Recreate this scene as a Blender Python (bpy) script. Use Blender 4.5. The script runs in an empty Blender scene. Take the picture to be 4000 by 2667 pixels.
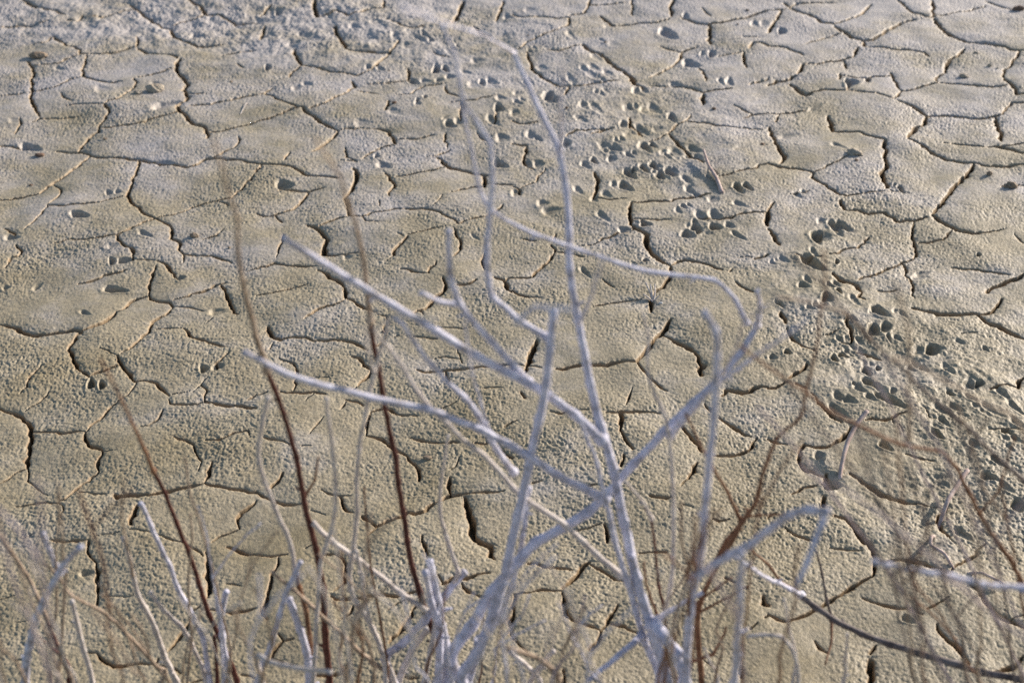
import bpy, math, random
import numpy as np
from mathutils import Vector

random.seed(7)
rng = np.random.default_rng(11)
S = bpy.context.scene

# ------------------------------------------------------------------ camera
CAM_H, PITCH, FOC = 1.30, math.radians(31.0), 50.0
FPX = 4000 * FOC / 36.0                     # focal length in photo pixels (photo 4000 x 2667)
SP, CP = math.sin(PITCH), math.cos(PITCH)
cam_d = bpy.data.cameras.new("camera")
cam_d.lens = FOC
cam_d.sensor_width = 36
cam_d.clip_start = 0.02
cam_d.clip_end = 2000
cam_d.dof.use_dof = True
cam_d.dof.focus_distance = 2.36
cam_d.dof.aperture_fstop = 5.6
cam_d.dof.aperture_blades = 0
cam = bpy.data.objects.new("camera", cam_d)
S.collection.objects.link(cam)
cam.location = (0, 0, CAM_H)
cam.rotation_euler = (math.pi / 2 - PITCH, 0, 0)
S.camera = cam

# ------------------------------------------------------------------ light
SUN_EL, SUN_AZ = math.radians(18.5), math.radians(50.0)   # low sun, behind and to the right
w = bpy.data.worlds.new("World")
S.world = w
w.use_nodes = True
nt = w.node_tree
bg = nt.nodes["Background"]
sky = nt.nodes.new("ShaderNodeTexSky")
sky.sky_type = 'NISHITA'
sky.sun_disc = False
sky.sun_elevation = SUN_EL
sky.sun_rotation = SUN_AZ
sky.air_density = 1.0
sky.dust_density = 1.0
nt.links.new(sky.outputs[0], bg.inputs[0])
bg.inputs[1].default_value = 0.095
sun_d = bpy.data.lights.new("sun", 'SUN')
sun_d.energy = 4.6
sun_d.angle = math.radians(0.6)
sun_d.color = (1.0, 0.885, 0.755)
sun = bpy.data.objects.new("sun", sun_d)
S.collection.objects.link(sun)
to_sun = Vector((math.sin(SUN_AZ) * math.cos(SUN_EL), math.cos(SUN_AZ) * math.cos(SUN_EL), math.sin(SUN_EL)))
sun.rotation_euler = to_sun.to_track_quat('Z', 'Y').to_euler()
S.view_settings.view_transform = 'Standard'
S.view_settings.look = 'None'
S.view_settings.gamma = 1
S.view_settings.use_curve_mapping = False
S.view_settings.exposure = 0.70
S.cycles.use_denoising = False
S.cycles.max_bounces = 6
S.cycles.use_adaptive_sampling = False

# ------------------------------------------------------------------ survey helpers
TS = 1.742                                   # the survey sheets are 1.742 x the photo
SHEET = {'00': (0, 0), '10': (1000, 0), '20': (2000, 0), '30': (3000, 0),
         '01': (0, 880), '11': (1000, 880), '21': (2000, 880), '31': (3000, 880),
         '02': (0, 1767), '12': (1000, 1767), '22': (2000, 1767), '32': (3000, 1767)}

def ground_xy(u, v):
    """photo point -> where that ray meets the mud"""
    a = (u - 2000) / FPX
    b = (1333.5 - v) / FPX
    Z = CAM_H / (SP - b * CP)
    return a * Z, Z * (CP + b * SP), Z

def upright(u, v, Y):
    """photo point -> the point of that ray standing Y metres in front of the camera"""
    a = (u - 2000) / FPX
    b = (1333.5 - v) / FPX
    Z = Y / (CP + b * SP)
    return Vector((a * Z, Y, CAM_H - Z * (SP - b * CP)))

def gnoise(x, y, seed=0):
    """2-D gradient noise, about -1..1"""
    xi = np.floor(x); yi = np.floor(y)
    fx = (x - xi).astype(np.float32); fy = (y - yi).astype(np.float32)
    xi = xi.astype(np.int64); yi = yi.astype(np.int64)
    tab = np.random.default_rng(seed + 1000).permutation(4096)
    ang = (np.random.default_rng(seed + 2000).random(4096) * 2 * np.pi).astype(np.float32)
    gx = np.cos(ang); gy = np.sin(ang)
    def corner(ix, iy, dx, dy):
        h = tab[(ix + tab[iy & 4095]) & 4095]
        return gx[h] * dx + gy[h] * dy
    su = fx * fx * fx * (fx * (fx * 6 - 15) + 10)
    sv = fy * fy * fy * (fy * (fy * 6 - 15) + 10)
    a = corner(xi, yi, fx, fy); b = corner(xi + 1, yi, fx - 1, fy)
    c = corner(xi, yi + 1, fx, fy - 1); d = corner(xi + 1, yi + 1, fx - 1, fy - 1)
    return (a + (b - a) * su + ((c + (d - c) * su) - (a + (b - a) * su)) * sv) * 1.5

# ------------------------------------------------------------------ the cracks: sheet, then "width x,y x,y ..."
CRACKS = {
'00': """3 150,0 250,50 370,75 440,105
2 0,182 120,172 220,172 330,145
2 880,30 920,55 990,110 1100,180 1160,190 1175,225 1195,260 1340,310 1430,305 1510,293
3 1280,0 1370,45 1400,95 1500,100 1560,135 1600,148 1742,138
1 1175,170 1250,145 1330,125 1400,95
1 590,120 700,120 820,85 920,55
2 370,245 410,280 450,320 510,325 555,380
1 200,300 290,290 370,245
2 210,450 390,440 480,405 555,380 680,375 800,355 870,330 925,320
2 925,320 940,290 930,255
2 935,330 1000,365 1080,375 1165,382 1225,405
2 190,420 225,465 240,505 217,545 220,610 210,640 225,710 240,745 270,790
3 1225,405 1205,435 1212,490 1250,530 1280,560 1245,605 1265,640 1290,660 1270,690 1210,720 1215,755 1270,800 1300,840 1390,860 1400,895 1410,940
1 925,525 1050,500 1190,465
2 560,490 560,525 640,540 700,555 770,560 850,550
1 585,390 585,440 560,490
1 560,525 470,545 385,590 300,605 210,625
1 0,650 210,625
1 410,630 450,670 490,690
1 440,720 600,715 710,715
2 710,715 740,770 710,815 680,850 675,890 600,925 560,975 525,1020
1 910,530 920,570 880,620 800,680 740,690 710,715
1 215,825 270,800 400,800 550,780
2 680,870 780,862 900,845 1060,805 1150,785 1215,765
1 1290,640 1400,645
2 1290,725 1400,710 1520,690 1640,660 1742,645
2 1410,895 1500,885 1640,850 1742,822
2 0,982 80,985 150,1015
2 380,1015 470,1022 560,1022 615,1045
3 615,1050 700,1070 800,1070 940,1085 1060,1105 1150,1120 1270,1140 1340,1120 1400,1085 1480,1080 1550,1090 1660,1100 1742,1118
2 615,1050 550,1090 490,1150 400,1210 310,1265 270,1300 150,1325 0,1345
1 360,1245 410,1275 410,1310 370,1350 320,1390
2 945,1090 925,1190 910,1240 870,1310 875,1345 910,1390 950,1420 980,1455 1060,1485
2 320,1395 440,1405 560,1395 690,1375
1 690,1375 860,1330
1 320,1395 250,1480 210,1530 170,1568
2 1060,1485 960,1530 880,1575
2 1060,1485 1150,1540 1180,1568
1 1060,1485 1200,1445 1340,1390 1470,1360 1580,1340 1640,1290 1742,1180
1 1470,1360 1550,1400
1 1620,930 1630,955 1590,1010 1510,1045 1450,1075
1 1510,375 1600,355 1742,340
1 1610,435 1660,460
1 135,800 145,840 100,900
2 460,140 520,150 560,110""",
'10': """2 105,35 60,75 30,100
3 395,0 395,60 415,120
2 415,110 480,95 550,75 630,110 700,95 780,65 870,55
2 870,0 880,55
2 60,175 35,225 35,270
3 540,180 550,230 580,280 605,310 620,345
3 620,345 720,348 830,352 915,350
2 975,275 920,345 860,400 820,440 780,470
3 265,340 270,380 300,430 310,450
1 310,450 240,490 225,520
2 310,450 400,460 500,485 600,495 690,510 740,490
1 735,490 800,455
2 650,550 670,590 620,630 550,665 470,710 370,745
1 680,620 760,625 830,640
1 760,570 870,565 960,550 1040,540
2 1030,455 1040,490 1035,540
2 885,130 960,155 990,185 1080,195 1140,180
3 1410,0 1385,60 1360,130 1330,155 1270,150
2 1680,0 1660,70 1635,140
3 1480,180 1530,220 1590,250
1 0,640 60,630 150,680 240,720 310,735
1 60,630 110,595
2 0,820 90,800 170,775 240,745 310,735
3 315,735 360,780 410,810 470,850 560,890
1 560,890 640,875 720,870 800,875
3 800,878 890,885 930,930 955,975
2 560,890 520,940 450,990 380,1030
2 955,945 1050,940 1130,930 1210,915
1 955,975 870,990 800,1025 720,1075
1 605,1000 615,1060 690,1095
1 575,1080 690,1095
2 230,1040 190,1095
3 0,1120 130,1125 250,1140 310,1170 370,1195 460,1195 550,1208
2 40,1130 0,1175
2 0,1450 70,1460 130,1450 240,1420 290,1380 330,1340 355,1300
2 150,1300 270,1295 355,1295 460,1275
2 130,1455 180,1500
3 660,1140 685,1190 675,1245 645,1300 605,1345 625,1400 630,1465
2 630,1470 520,1500 430,1535
3 350,1525 395,1545 430,1560
2 630,1470 720,1475 780,1450 870,1440 940,1420 1050,1425 1130,1425 1190,1440 1270,1470 1340,1505 1365,1535
1 720,1475 750,1510 840,1520
2 875,1175 910,1220 940,1250 910,1290 905,1330
1 835,1360 835,1400
3 1235,1065 1260,1090 1320,1130 1400,1140 1480,1160 1550,1170 1580,1175
4 1550,1170 1555,1215 1550,1265
1 945,1200 1080,1175 1180,1155 1300,1125
2 1290,900 1285,960 1300,995
1 1320,1010 1240,1050 1160,1065
2 1285,590 1310,640 1380,660
1 1310,700 1420,690 1500,685 1640,660
1 960,650 1060,635 1140,590 1290,570
2 900,690 875,760
2 1500,900 1540,940 1580,950
2 1365,1535 1450,1510 1560,1480 1640,1430 1680,1400
2 1550,1265 1480,1265 1400,1285 1320,1310
1 1270,1330 1205,1395
2 1580,1240 1700,1245 1742,1250
1 1200,345 1240,365 1310,375
2 1395,700 1395,760 1390,820
1 1640,770 1620,840""",
'20': """2 0,100 80,120 180,120 300,130 390,120
2 390,125 390,150 370,185 325,205
2 390,105 500,85 520,45 535,0
2 520,45 640,35 780,20
1 815,0 825,100
3 600,110 660,150 710,180
3 710,175 830,160 980,150 1070,120
3 1100,0 1075,55 1080,110
3 1150,110 1210,140 1290,160 1340,165 1420,155 1540,125 1640,95 1742,65
3 1340,170 1345,210 1355,290
1 1540,250 1700,255
1 1290,60 1350,110
1 0,345 60,320 110,280 200,250 320,210
2 0,830 50,845 170,830
1 230,340 320,355 390,330 480,310
4 480,305 520,340 600,360 640,400 700,455 770,495 820,530 830,570 880,590
2 100,355 130,420 160,490 200,520 270,555 330,585 390,585
2 390,588 500,585 600,570 720,555
2 390,590 360,650
2 1010,310 1090,330 1150,340 1180,330 1260,310
2 1160,340 1150,380 1110,420 1040,470 980,500 930,525
1 1400,380 1500,370 1570,355
2 1570,355 1575,420 1595,460
3 1742,320 1680,290 1640,295 1615,335
1 1270,460 1310,510 1315,560
2 1030,585 1130,580 1230,600 1300,630 1380,615 1490,600
3 1300,640 1300,710
2 1620,570 1680,555 1742,530
1 930,580 1030,585
2 1180,825 1290,835 1390,860 1480,870 1560,868 1700,880
2 1180,825 1100,865 1060,905
1 1215,770 1180,825
2 1060,905 1100,950 1150,1000 1200,1050 1260,1080 1300,1110
1 930,960 1060,905
2 1580,795 1640,775 1742,765
1 1510,715 1640,775
2 1742,1115 1680,1130 1650,1155 1530,1180
1 1530,1180 1400,1210
3 800,790 800,865
3 800,850 850,880 890,920
2 370,920 440,890 500,890 600,880 690,870
3 550,910 640,880 690,870
2 0,980 100,985 100,1030 75,1075 90,1105 150,1135
3 560,1170 585,1230 570,1310 550,1345
1 230,1130 170,1220 60,1275
3 810,1385 940,1370 1060,1375 1120,1350 1220,1340 1350,1320
3 810,1390 800,1450 800,1530 820,1545
1 560,1350 670,1370 780,1360
2 1742,1450 1640,1455 1540,1470 1500,1490 1400,1495 1260,1480
4 1742,1440 1735,1540
1 820,1500 960,1505 1080,1500
2 0,1260 50,1280 60,1330""",
'30': """3 155,40 200,20 330,12 450,10
3 110,15 155,45 160,60
2 0,65 80,60 155,55
2 90,70 45,140 10,225
3 160,60 220,85 330,125 370,155 450,165
2 450,160 550,130 640,90 710,25
3 450,180 500,210 570,260 650,275 720,265 770,240 870,180 950,145 1010,135
3 655,280 655,315
2 655,315 770,320 860,335 960,335 1060,350 1090,380
1 260,300 350,270 500,225
2 0,320 100,325 170,345 240,375
2 615,320 580,380
2 580,380 470,405 330,430 240,430
3 240,430 230,470 200,500
2 520,405 540,460
3 0,575 60,545 110,545 190,515
2 490,505 490,550
2 490,515 600,530 680,530 720,515 830,510
2 545,590 545,620
4 150,570 200,610 250,640 290,630
2 290,630 360,615 440,615 530,620
2 0,770 120,755 250,740
1 80,770 60,830
3 10,860 40,930 75,1000 115,1055 80,1110
3 0,1120 80,1140 190,1140 270,1155 310,1165
1 310,1165 400,1120 550,1065
3 310,1165 300,1195 380,1240 430,1275 480,1310 530,1325
2 530,1325 640,1310 790,1300
1 790,1300 870,1305
3 490,1355 515,1415
3 515,1420 620,1420 680,1445 790,1440 850,1475 880,1500 970,1495 1080,1475
4 410,775 430,840 435,885
3 435,885 520,890 620,895 680,925 760,945 800,955
4 800,955 785,1000 800,1040 800,1090 810,1120 780,1155 780,1190 795,1240 810,1280
1 810,1280 850,1300 960,1310
2 880,0 940,60 990,95 1120,125
2 1120,0 1120,120
1 1120,120 1240,95 1390,60 1480,35
4 1130,130 1180,190 1240,240 1330,280 1370,295
3 1370,295 1500,305 1600,325 1680,350 1742,353
2 1710,350 1690,400 1650,450 1610,470 1605,540
3 1605,540 1660,590 1690,640 1742,640
3 1340,330 1300,375 1240,400 1215,440 1215,480
2 1215,480 1145,515 1150,545
2 1150,550 1280,560 1400,575 1520,590 1650,580
2 1150,550 1050,575 980,595 910,605
2 830,490 860,540 885,590 910,605 860,660
3 880,680 970,710 1030,740 1080,775
1 545,620 650,625 760,640 860,670
3 1080,775 1180,770 1260,775 1370,795 1470,795 1600,770
2 1600,770 1620,730 1660,690 1742,690
4 1080,780 1070,835 1020,850 990,890 950,935
3 950,950 1010,970 1080,1005 1150,1050 1220,1080 1300,1095 1400,1105
3 1550,785 1565,850 1585,960
1 1180,965 1250,970
2 1250,970 1380,985 1500,1000
5 1500,1000 1560,995 1640,1015 1700,1040 1760,1055
2 1500,1000 1742,975
2 1400,1105 1500,1130 1600,1135 1742,1125
3 1400,1105 1380,1155 1320,1210 1250,1290 1190,1365 1120,1450
2 1590,1262 1742,1260
4 1120,1460 1160,1500 1240,1540 1290,1568
2 1000,1500 990,1535
2 1480,0 1600,45 1660,55
1 150,1320 230,1300 280,1285
2 40,1380 0,1440""",
'01': """2 945,0 870,40 800,70 805,110 850,155 900,175 905,230
2 1150,0 1175,35 1165,95 1220,115 1220,170
1 800,65 640,90 450,100 370,120
3 30,20 95,55 110,70
2 110,140 145,175 130,205 70,220 55,260 35,285
2 530,390 620,370 740,330 860,300
1 905,235 1070,240
2 1070,240 1110,250 1150,300 1200,355
2 1060,275 1040,340 1015,410 1015,465
3 1015,465 1060,495 1150,510 1180,535
1 1180,535 1280,540 1380,570
2 1180,490 1280,465 1370,435 1440,405 1530,375
3 1500,390 1530,440 1555,510 1590,560 1620,590
1 1380,95 1470,70 1530,30
1 1220,170 1250,195 1240,245
2 1240,190 1370,195 1470,210 1570,240
2 1680,300 1742,280
2 1015,465 930,485 880,510 850,550 790,585
3 790,585 750,625 690,670 600,705 550,725
4 0,675 120,700 170,725 235,745 350,735 450,720 540,720 550,740
2 1180,535 1120,590 1035,640 1020,690 960,770 900,830 820,875
3 530,740 500,800 475,850 500,900 510,940 550,990 605,1030
3 605,1030 680,1000 760,970 810,950
1 680,840 750,875 800,890
4 800,890 820,940 890,1005 890,1040 920,1070
3 920,1070 980,1060 1070,1080 1110,1130 1150,1170
1 1060,700 1240,690
2 1245,695 1280,755 1360,780 1450,810 1540,830
2 1565,865 1520,905 1470,940 1475,985
1 1415,1035 1360,1090 1310,1140
2 1370,1090 1410,1130 1400,1200
4 1400,1205 1480,1220 1560,1225 1640,1230 1742,1250
2 1400,1205 1340,1225 1160,1225 1150,1190
1 1150,1165 1290,1130
1 930,1080 870,1160 800,1200
2 800,1205 740,1250 710,1290 640,1340 600,1390 580,1400
4 0,1245 100,1270 150,1295 190,1330 210,1360 195,1400 200,1450 190,1568
3 200,1390 300,1390 420,1405 520,1395 580,1400
3 580,1400 575,1450 630,1500 690,1530 695,1560
1 695,1540 760,1530
1 330,1130 240,1210 170,1255
1 280,960 200,1060 140,1150
2 1110,1260 1060,1330 1010,1360 950,1370
2 1180,1440 1270,1470 1315,1500 1335,1550
2 1400,1470 1500,1470 1600,1430 1690,1410 1700,1445
2 1685,1190 1742,1155
1 1400,655 1450,615""",
'11': """4 360,0 410,15 450,50 490,85 465,130 455,180 520,190 550,190
2 560,190 610,185 690,180
2 185,60 185,100 150,150 135,210
2 0,285 70,270 120,245 200,260 310,265 410,258
3 415,285 480,310 530,350 580,390 605,430
4 605,430 610,495
2 610,500 560,530 480,550 400,590 330,640
3 620,500 660,510 700,545 760,570 820,590
2 830,610 890,620 895,660 880,720 850,790 820,810
1 0,470 100,455 220,420 350,385
4 80,680 95,720 110,750 170,770
3 170,770 260,755 360,770 460,780 590,780 680,800 760,835
2 110,800 90,840
1 150,895 220,910 270,950 285,1010 275,1070 260,1120
2 0,1160 80,1135
3 165,1130 280,1135 400,1135 470,1145
1 400,1140 340,1200
3 650,880 700,890 730,935 780,960 760,1010 700,1060 690,1080
1 690,1080 650,1110
1 350,1035 420,1025 500,1020
3 610,1175 690,1185 730,1210
2 610,1190 570,1240
1 460,1300 420,1350 370,1420
3 780,1250 830,1235 910,1230 960,1260 1090,1275
2 780,1250 760,1300 750,1350 750,1410
3 750,1410 850,1430 900,1460 950,1500 1010,1535 1030,1548
2 50,1455 130,1465 190,1485 230,1500
2 310,1505 370,1500
3 940,210 945,170 1000,130 1030,90
1 960,65 1000,90
1 1030,75 1160,45 1290,25
2 1350,40 1365,80 1390,135 1390,170 1340,215
1 890,240 940,210
2 980,300 1060,320 1170,330
2 1225,255 1185,295 1180,330
3 1270,360 1295,400 1260,460 1200,510 1150,560 1080,590
3 1100,570 1140,600
3 1370,405 1450,400 1500,370
2 1555,190 1540,250 1560,300
4 1620,350 1690,370 1700,410 1742,450
2 1690,370 1742,350
2 1070,745 1150,755 1230,755
1 1230,685 1400,695 1470,675
1 940,745 970,735
3 1090,965 1140,985 1220,980 1330,970 1450,965 1580,955 1742,945
4 1290,985 1305,1050
1 1210,890 1290,880 1340,890 1390,900
1 1370,830 1390,890 1400,930
1 1230,1240 1300,1215 1360,1185
1 1540,1108 1680,1105
3 1050,1415 1180,1445 1300,1465 1380,1460
3 1490,1465 1550,1475 1610,1455
3 1650,1490 1700,1550
3 1690,1370 1742,1340""",
'21': """4 800,0 830,30 890,50 910,90 920,150 970,200 1030,250 1080,268
3 1080,268 1130,235 1180,225 1250,235 1330,255 1430,290
4 1080,275 1080,310
3 1080,310 1050,380 1000,425 965,465
4 965,465 950,510 945,580
2 550,550 640,525 760,510 880,490
2 600,100 670,75 760,60 820,40
1 450,140 560,125 600,105
2 80,95 160,110
3 265,135 290,180
2 290,180 250,240 200,280 150,340 60,350 0,355
2 300,60 280,110
2 290,180 400,190 480,210
3 0,440 50,470 110,490
1 110,490 200,495
2 615,360 660,390 700,420
5 1080,635 1050,680 1020,720 960,770
4 960,770 930,820 900,870 850,920
4 850,925 780,920 710,925 640,945 550,945 470,945 380,960 300,965
2 850,925 890,980 910,1000 960,1050 1000,1090 1060,1120
4 1030,740 1100,780 1180,810 1240,850 1270,890
5 1270,890 1280,930 1305,945 1275,970 1290,1010
5 165,780 130,860 100,940 90,1000
2 0,940 90,955 200,970
4 1430,1150 1460,1110 1560,1135 1620,1125 1690,1090 1742,1100
3 1410,1295 1460,1330 1540,1380 1630,1420
3 1670,1430 1640,1490 1560,1535 1470,1555 1370,1560
4 735,1285 740,1340 735,1410
3 735,1410 770,1470 820,1530
1 250,1265 330,1285 420,1265 520,1265
3 640,1280 720,1278 830,1265 900,1265 1010,1275
1 820,1100 795,1165 770,1230
3 1160,1360 1200,1410 1250,1470 1290,1540
4 60,1135 85,1170
2 0,1340 30,1325
2 1520,380 1580,420 1640,450
3 1650,225 1742,195
1 1540,215 1650,225
2 1480,305 1500,290
2 1310,1200 1360,1260""",
'31': """4 0,30 40,90 70,135
3 195,205 250,210 360,210
2 400,190 480,180 530,150 610,140 690,70
2 1000,0 980,60 1000,110 1010,190 990,215
2 990,215 910,240 850,275 740,330 620,370
2 1250,35 1190,90 1120,105 1010,105
5 1240,5 1280,30 1340,40 1410,50 1440,45
1 1440,45 1560,30 1620,15
1 1680,40 1742,110
3 915,250 940,290 935,320
2 935,320 960,350 990,420 1000,490
2 1250,280 1370,290 1480,315 1640,345
4 1742,335 1680,370 1600,400 1510,430 1495,455
3 1590,500 1560,540 1530,590 1440,610
4 980,565 1060,580 1160,605 1280,610 1400,605 1440,610
5 1430,620 1480,660 1560,690 1640,730 1760,780
4 440,325 490,370 570,390 610,420 630,455
3 640,460 615,495 660,510
2 750,440 870,435
1 1310,745 1420,740
3 535,620 540,680 570,720 565,790
2 500,790 560,795
1 370,745 440,725 500,705
2 130,700 170,780 230,820 310,850
4 85,590 120,640 125,670
3 610,850 680,870 770,905
4 265,935 240,980 150,1035
4 0,1105 80,1080 110,1060
4 190,1075 250,1100
2 290,1130 330,1180 430,1290 500,1330
4 1742,1030 1710,1050 1700,1110
2 1700,1110 1620,1085 1510,1110
3 660,1330 760,1330 840,1320 880,1290 940,1275
2 840,1320 850,1350
1 890,1360 910,1410
5 565,1370 530,1420 450,1475
3 450,1475 400,1495 320,1495 250,1480 230,1510 225,1568
3 0,1440 60,1470 130,1480
1 1060,1240 1090,1310 1190,1335
1 1500,1385 1742,1390""",
'02': """4 190,0 185,80
2 185,85 110,120 50,165 0,195
1 185,85 185,175 260,240 330,285
4 695,10 665,50 675,120
2 675,120 600,190 510,260 440,320 400,325
2 110,365 230,350 310,340 390,345
1 395,345 430,400 420,460
1 540,275 640,290 720,290
5 780,290 800,310 930,305 1000,290
4 1000,300 1110,275 1200,250 1300,235 1390,215
3 1390,215 1480,230 1570,250 1742,265
3 1390,215 1430,160 1440,70
2 1330,0 1355,50 1375,65
1 1375,65 1350,130
5 935,370 910,440 890,500
1 640,580 720,570 810,555
3 350,595 440,605 530,600 605,598
3 605,600 595,670 620,710 655,745
1 150,585 230,555
4 655,745 670,800 665,880 660,930 655,1010
1 660,970 780,965 920,950
1 880,535 1020,550 1140,590 1260,610
2 1260,620 1330,650 1380,690
5 1400,660 1415,740 1420,830 1430,900 1410,985
4 1742,320 1720,350 1640,395 1610,430 1630,490
2 1630,495 1580,520 1480,555 1440,590
3 1540,625 1640,660 1742,675
3 1360,1050 1310,1080
4 1290,1150 1250,1200 1150,1330
3 1430,1070 1500,1070 1580,1090 1680,1075 1742,1060
3 560,1320 600,1340 660,1340
4 660,1345 720,1400 780,1435 880,1420 1000,1425
3 1000,1425 1060,1420 1070,1390
3 1080,1435 1190,1455 1230,1490
1 0,990 90,965
1 230,915 310,905
1 110,1140 200,1130
1 100,1390 160,1385
2 1540,885 1640,905
2 1290,1560 1400,1520
3 1640,1500 1742,1530""",
'12': """3 1030,5 1070,50 1100,90 1100,170
4 180,140 150,190 100,230
3 0,260 50,290 140,325 240,340 300,335
2 440,240 500,265 570,275 640,275
3 570,275 580,330 620,380 660,390
4 720,415 780,455 820,490
5 820,490 880,455 940,440 985,430
3 820,500 760,550
5 985,430 1030,385 1080,395 1150,375 1210,320
4 1210,320 1260,300 1320,265 1380,265 1450,260
4 1320,150 1310,200 1325,260
1 1380,20 1320,100
2 1450,260 1560,255 1690,245
5 1420,280 1430,340 1450,400 1470,500 1490,560 1530,600 1590,620 1590,690 1620,720
4 1700,0 1742,30
3 0,680 100,700 210,685
3 150,705 140,770 110,860 80,950 65,1020 40,1070 75,1130
3 470,685 540,680 590,720 615,780 600,850 570,910 530,950
4 510,975 545,1000 640,995 720,990 810,970 900,970 1020,965 1100,950
2 890,1080 960,1030 1040,1000
3 660,1045 640,1090 580,1130
4 1090,1050 1040,1140 970,1240 910,1300
3 1130,570 1150,640 1165,715
3 1240,840 1270,890
4 1270,900 1340,860 1420,860 1500,830 1580,820
3 1400,900 1450,950 1520,985
1 1650,1000 1700,990
3 150,1230 190,1275 250,1265
4 190,1275 120,1330 100,1390
3 110,1390 190,1420 250,1440
3 380,1500 480,1500 550,1495 600,1490 650,1470
2 310,1195 350,1190
4 940,1500 1040,1535 1100,1535
1 370,380 470,410
1 410,600 330,640""",
'22': """4 760,20 740,100
4 1260,70 1240,130 1200,180
2 1200,180 1150,230
3 140,200 200,185
3 420,215 500,225 570,220
5 940,305 1000,315 1090,310
5 630,475 650,540 650,600
2 410,515 510,500 610,465
3 1370,445 1410,455 1480,440
1 1160,360 1230,375
2 1390,12 1540,0
3 110,745 210,760 310,770 410,785
5 525,730 480,765 440,830 400,880 345,920
3 530,745 600,790 650,830 700,860 750,880
4 340,945 270,940 200,930 160,940
3 160,940 60,960 15,970
4 20,980 15,1080 10,1200 20,1280
3 20,1280 50,1330 100,1365
4 340,955 350,1050 370,1110 430,1160 510,1190 600,1225
4 720,1050 680,1110 640,1190 600,1260
5 600,1260 570,1310 530,1350
3 660,1175 760,1190 850,1230
5 350,1490 350,1568
3 870,680 950,675 1050,675
3 1370,945 1420,920
4 1450,855 1510,890
5 1710,980 1720,1030 1742,1040
3 1620,1200 1670,1160
4 1560,1440 1565,1520
2 1310,1410 1360,1450
4 1742,1110 1720,1120""",
'32': """4 225,0 220,60 260,105 330,140 400,160
5 400,130 405,180 440,220 370,210
3 330,215 240,225 160,265
5 385,290 380,350
3 0,430 60,400
4 560,130 620,160 690,210 770,265 860,290 950,315 1010,320
2 1010,320 1100,345 1170,350
4 1220,350 1190,390 1170,450 1190,510 1230,560
1 1230,560 1275,615
5 460,425 530,440 580,480 620,550 690,610 715,660 725,715
3 120,500 180,545 250,575 310,585
2 420,635 530,650 640,650
4 730,720 800,735 890,715 980,725 1060,745 1130,780 1240,820
3 1240,820 1285,765
4 1285,765 1320,745 1370,715 1420,685 1420,660
2 1420,660 1480,600
4 725,715 725,790 720,830
3 720,830 640,870 560,910 470,970 420,1000 360,1035 300,1070 220,1110 150,1140
4 0,1100 60,1125 110,1145
3 640,980 720,1015 770,1030 900,1055 980,1065
4 980,1065 1050,1095
2 1080,1060 1150,1030 1230,990
4 1150,1160 1190,1240 1270,1300 1320,1360 1370,1430
5 1380,910 1450,960 1500,1040 1560,1100 1640,1140 1742,1185
2 1640,1140 1742,1110
3 320,1270 360,1320 410,1350
4 740,1290 700,1350
6 705,1390 715,1500 710,1580
4 1742,1370 1650,1440 1560,1480
2 940,0 1040,30 1130,50""",
}

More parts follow.
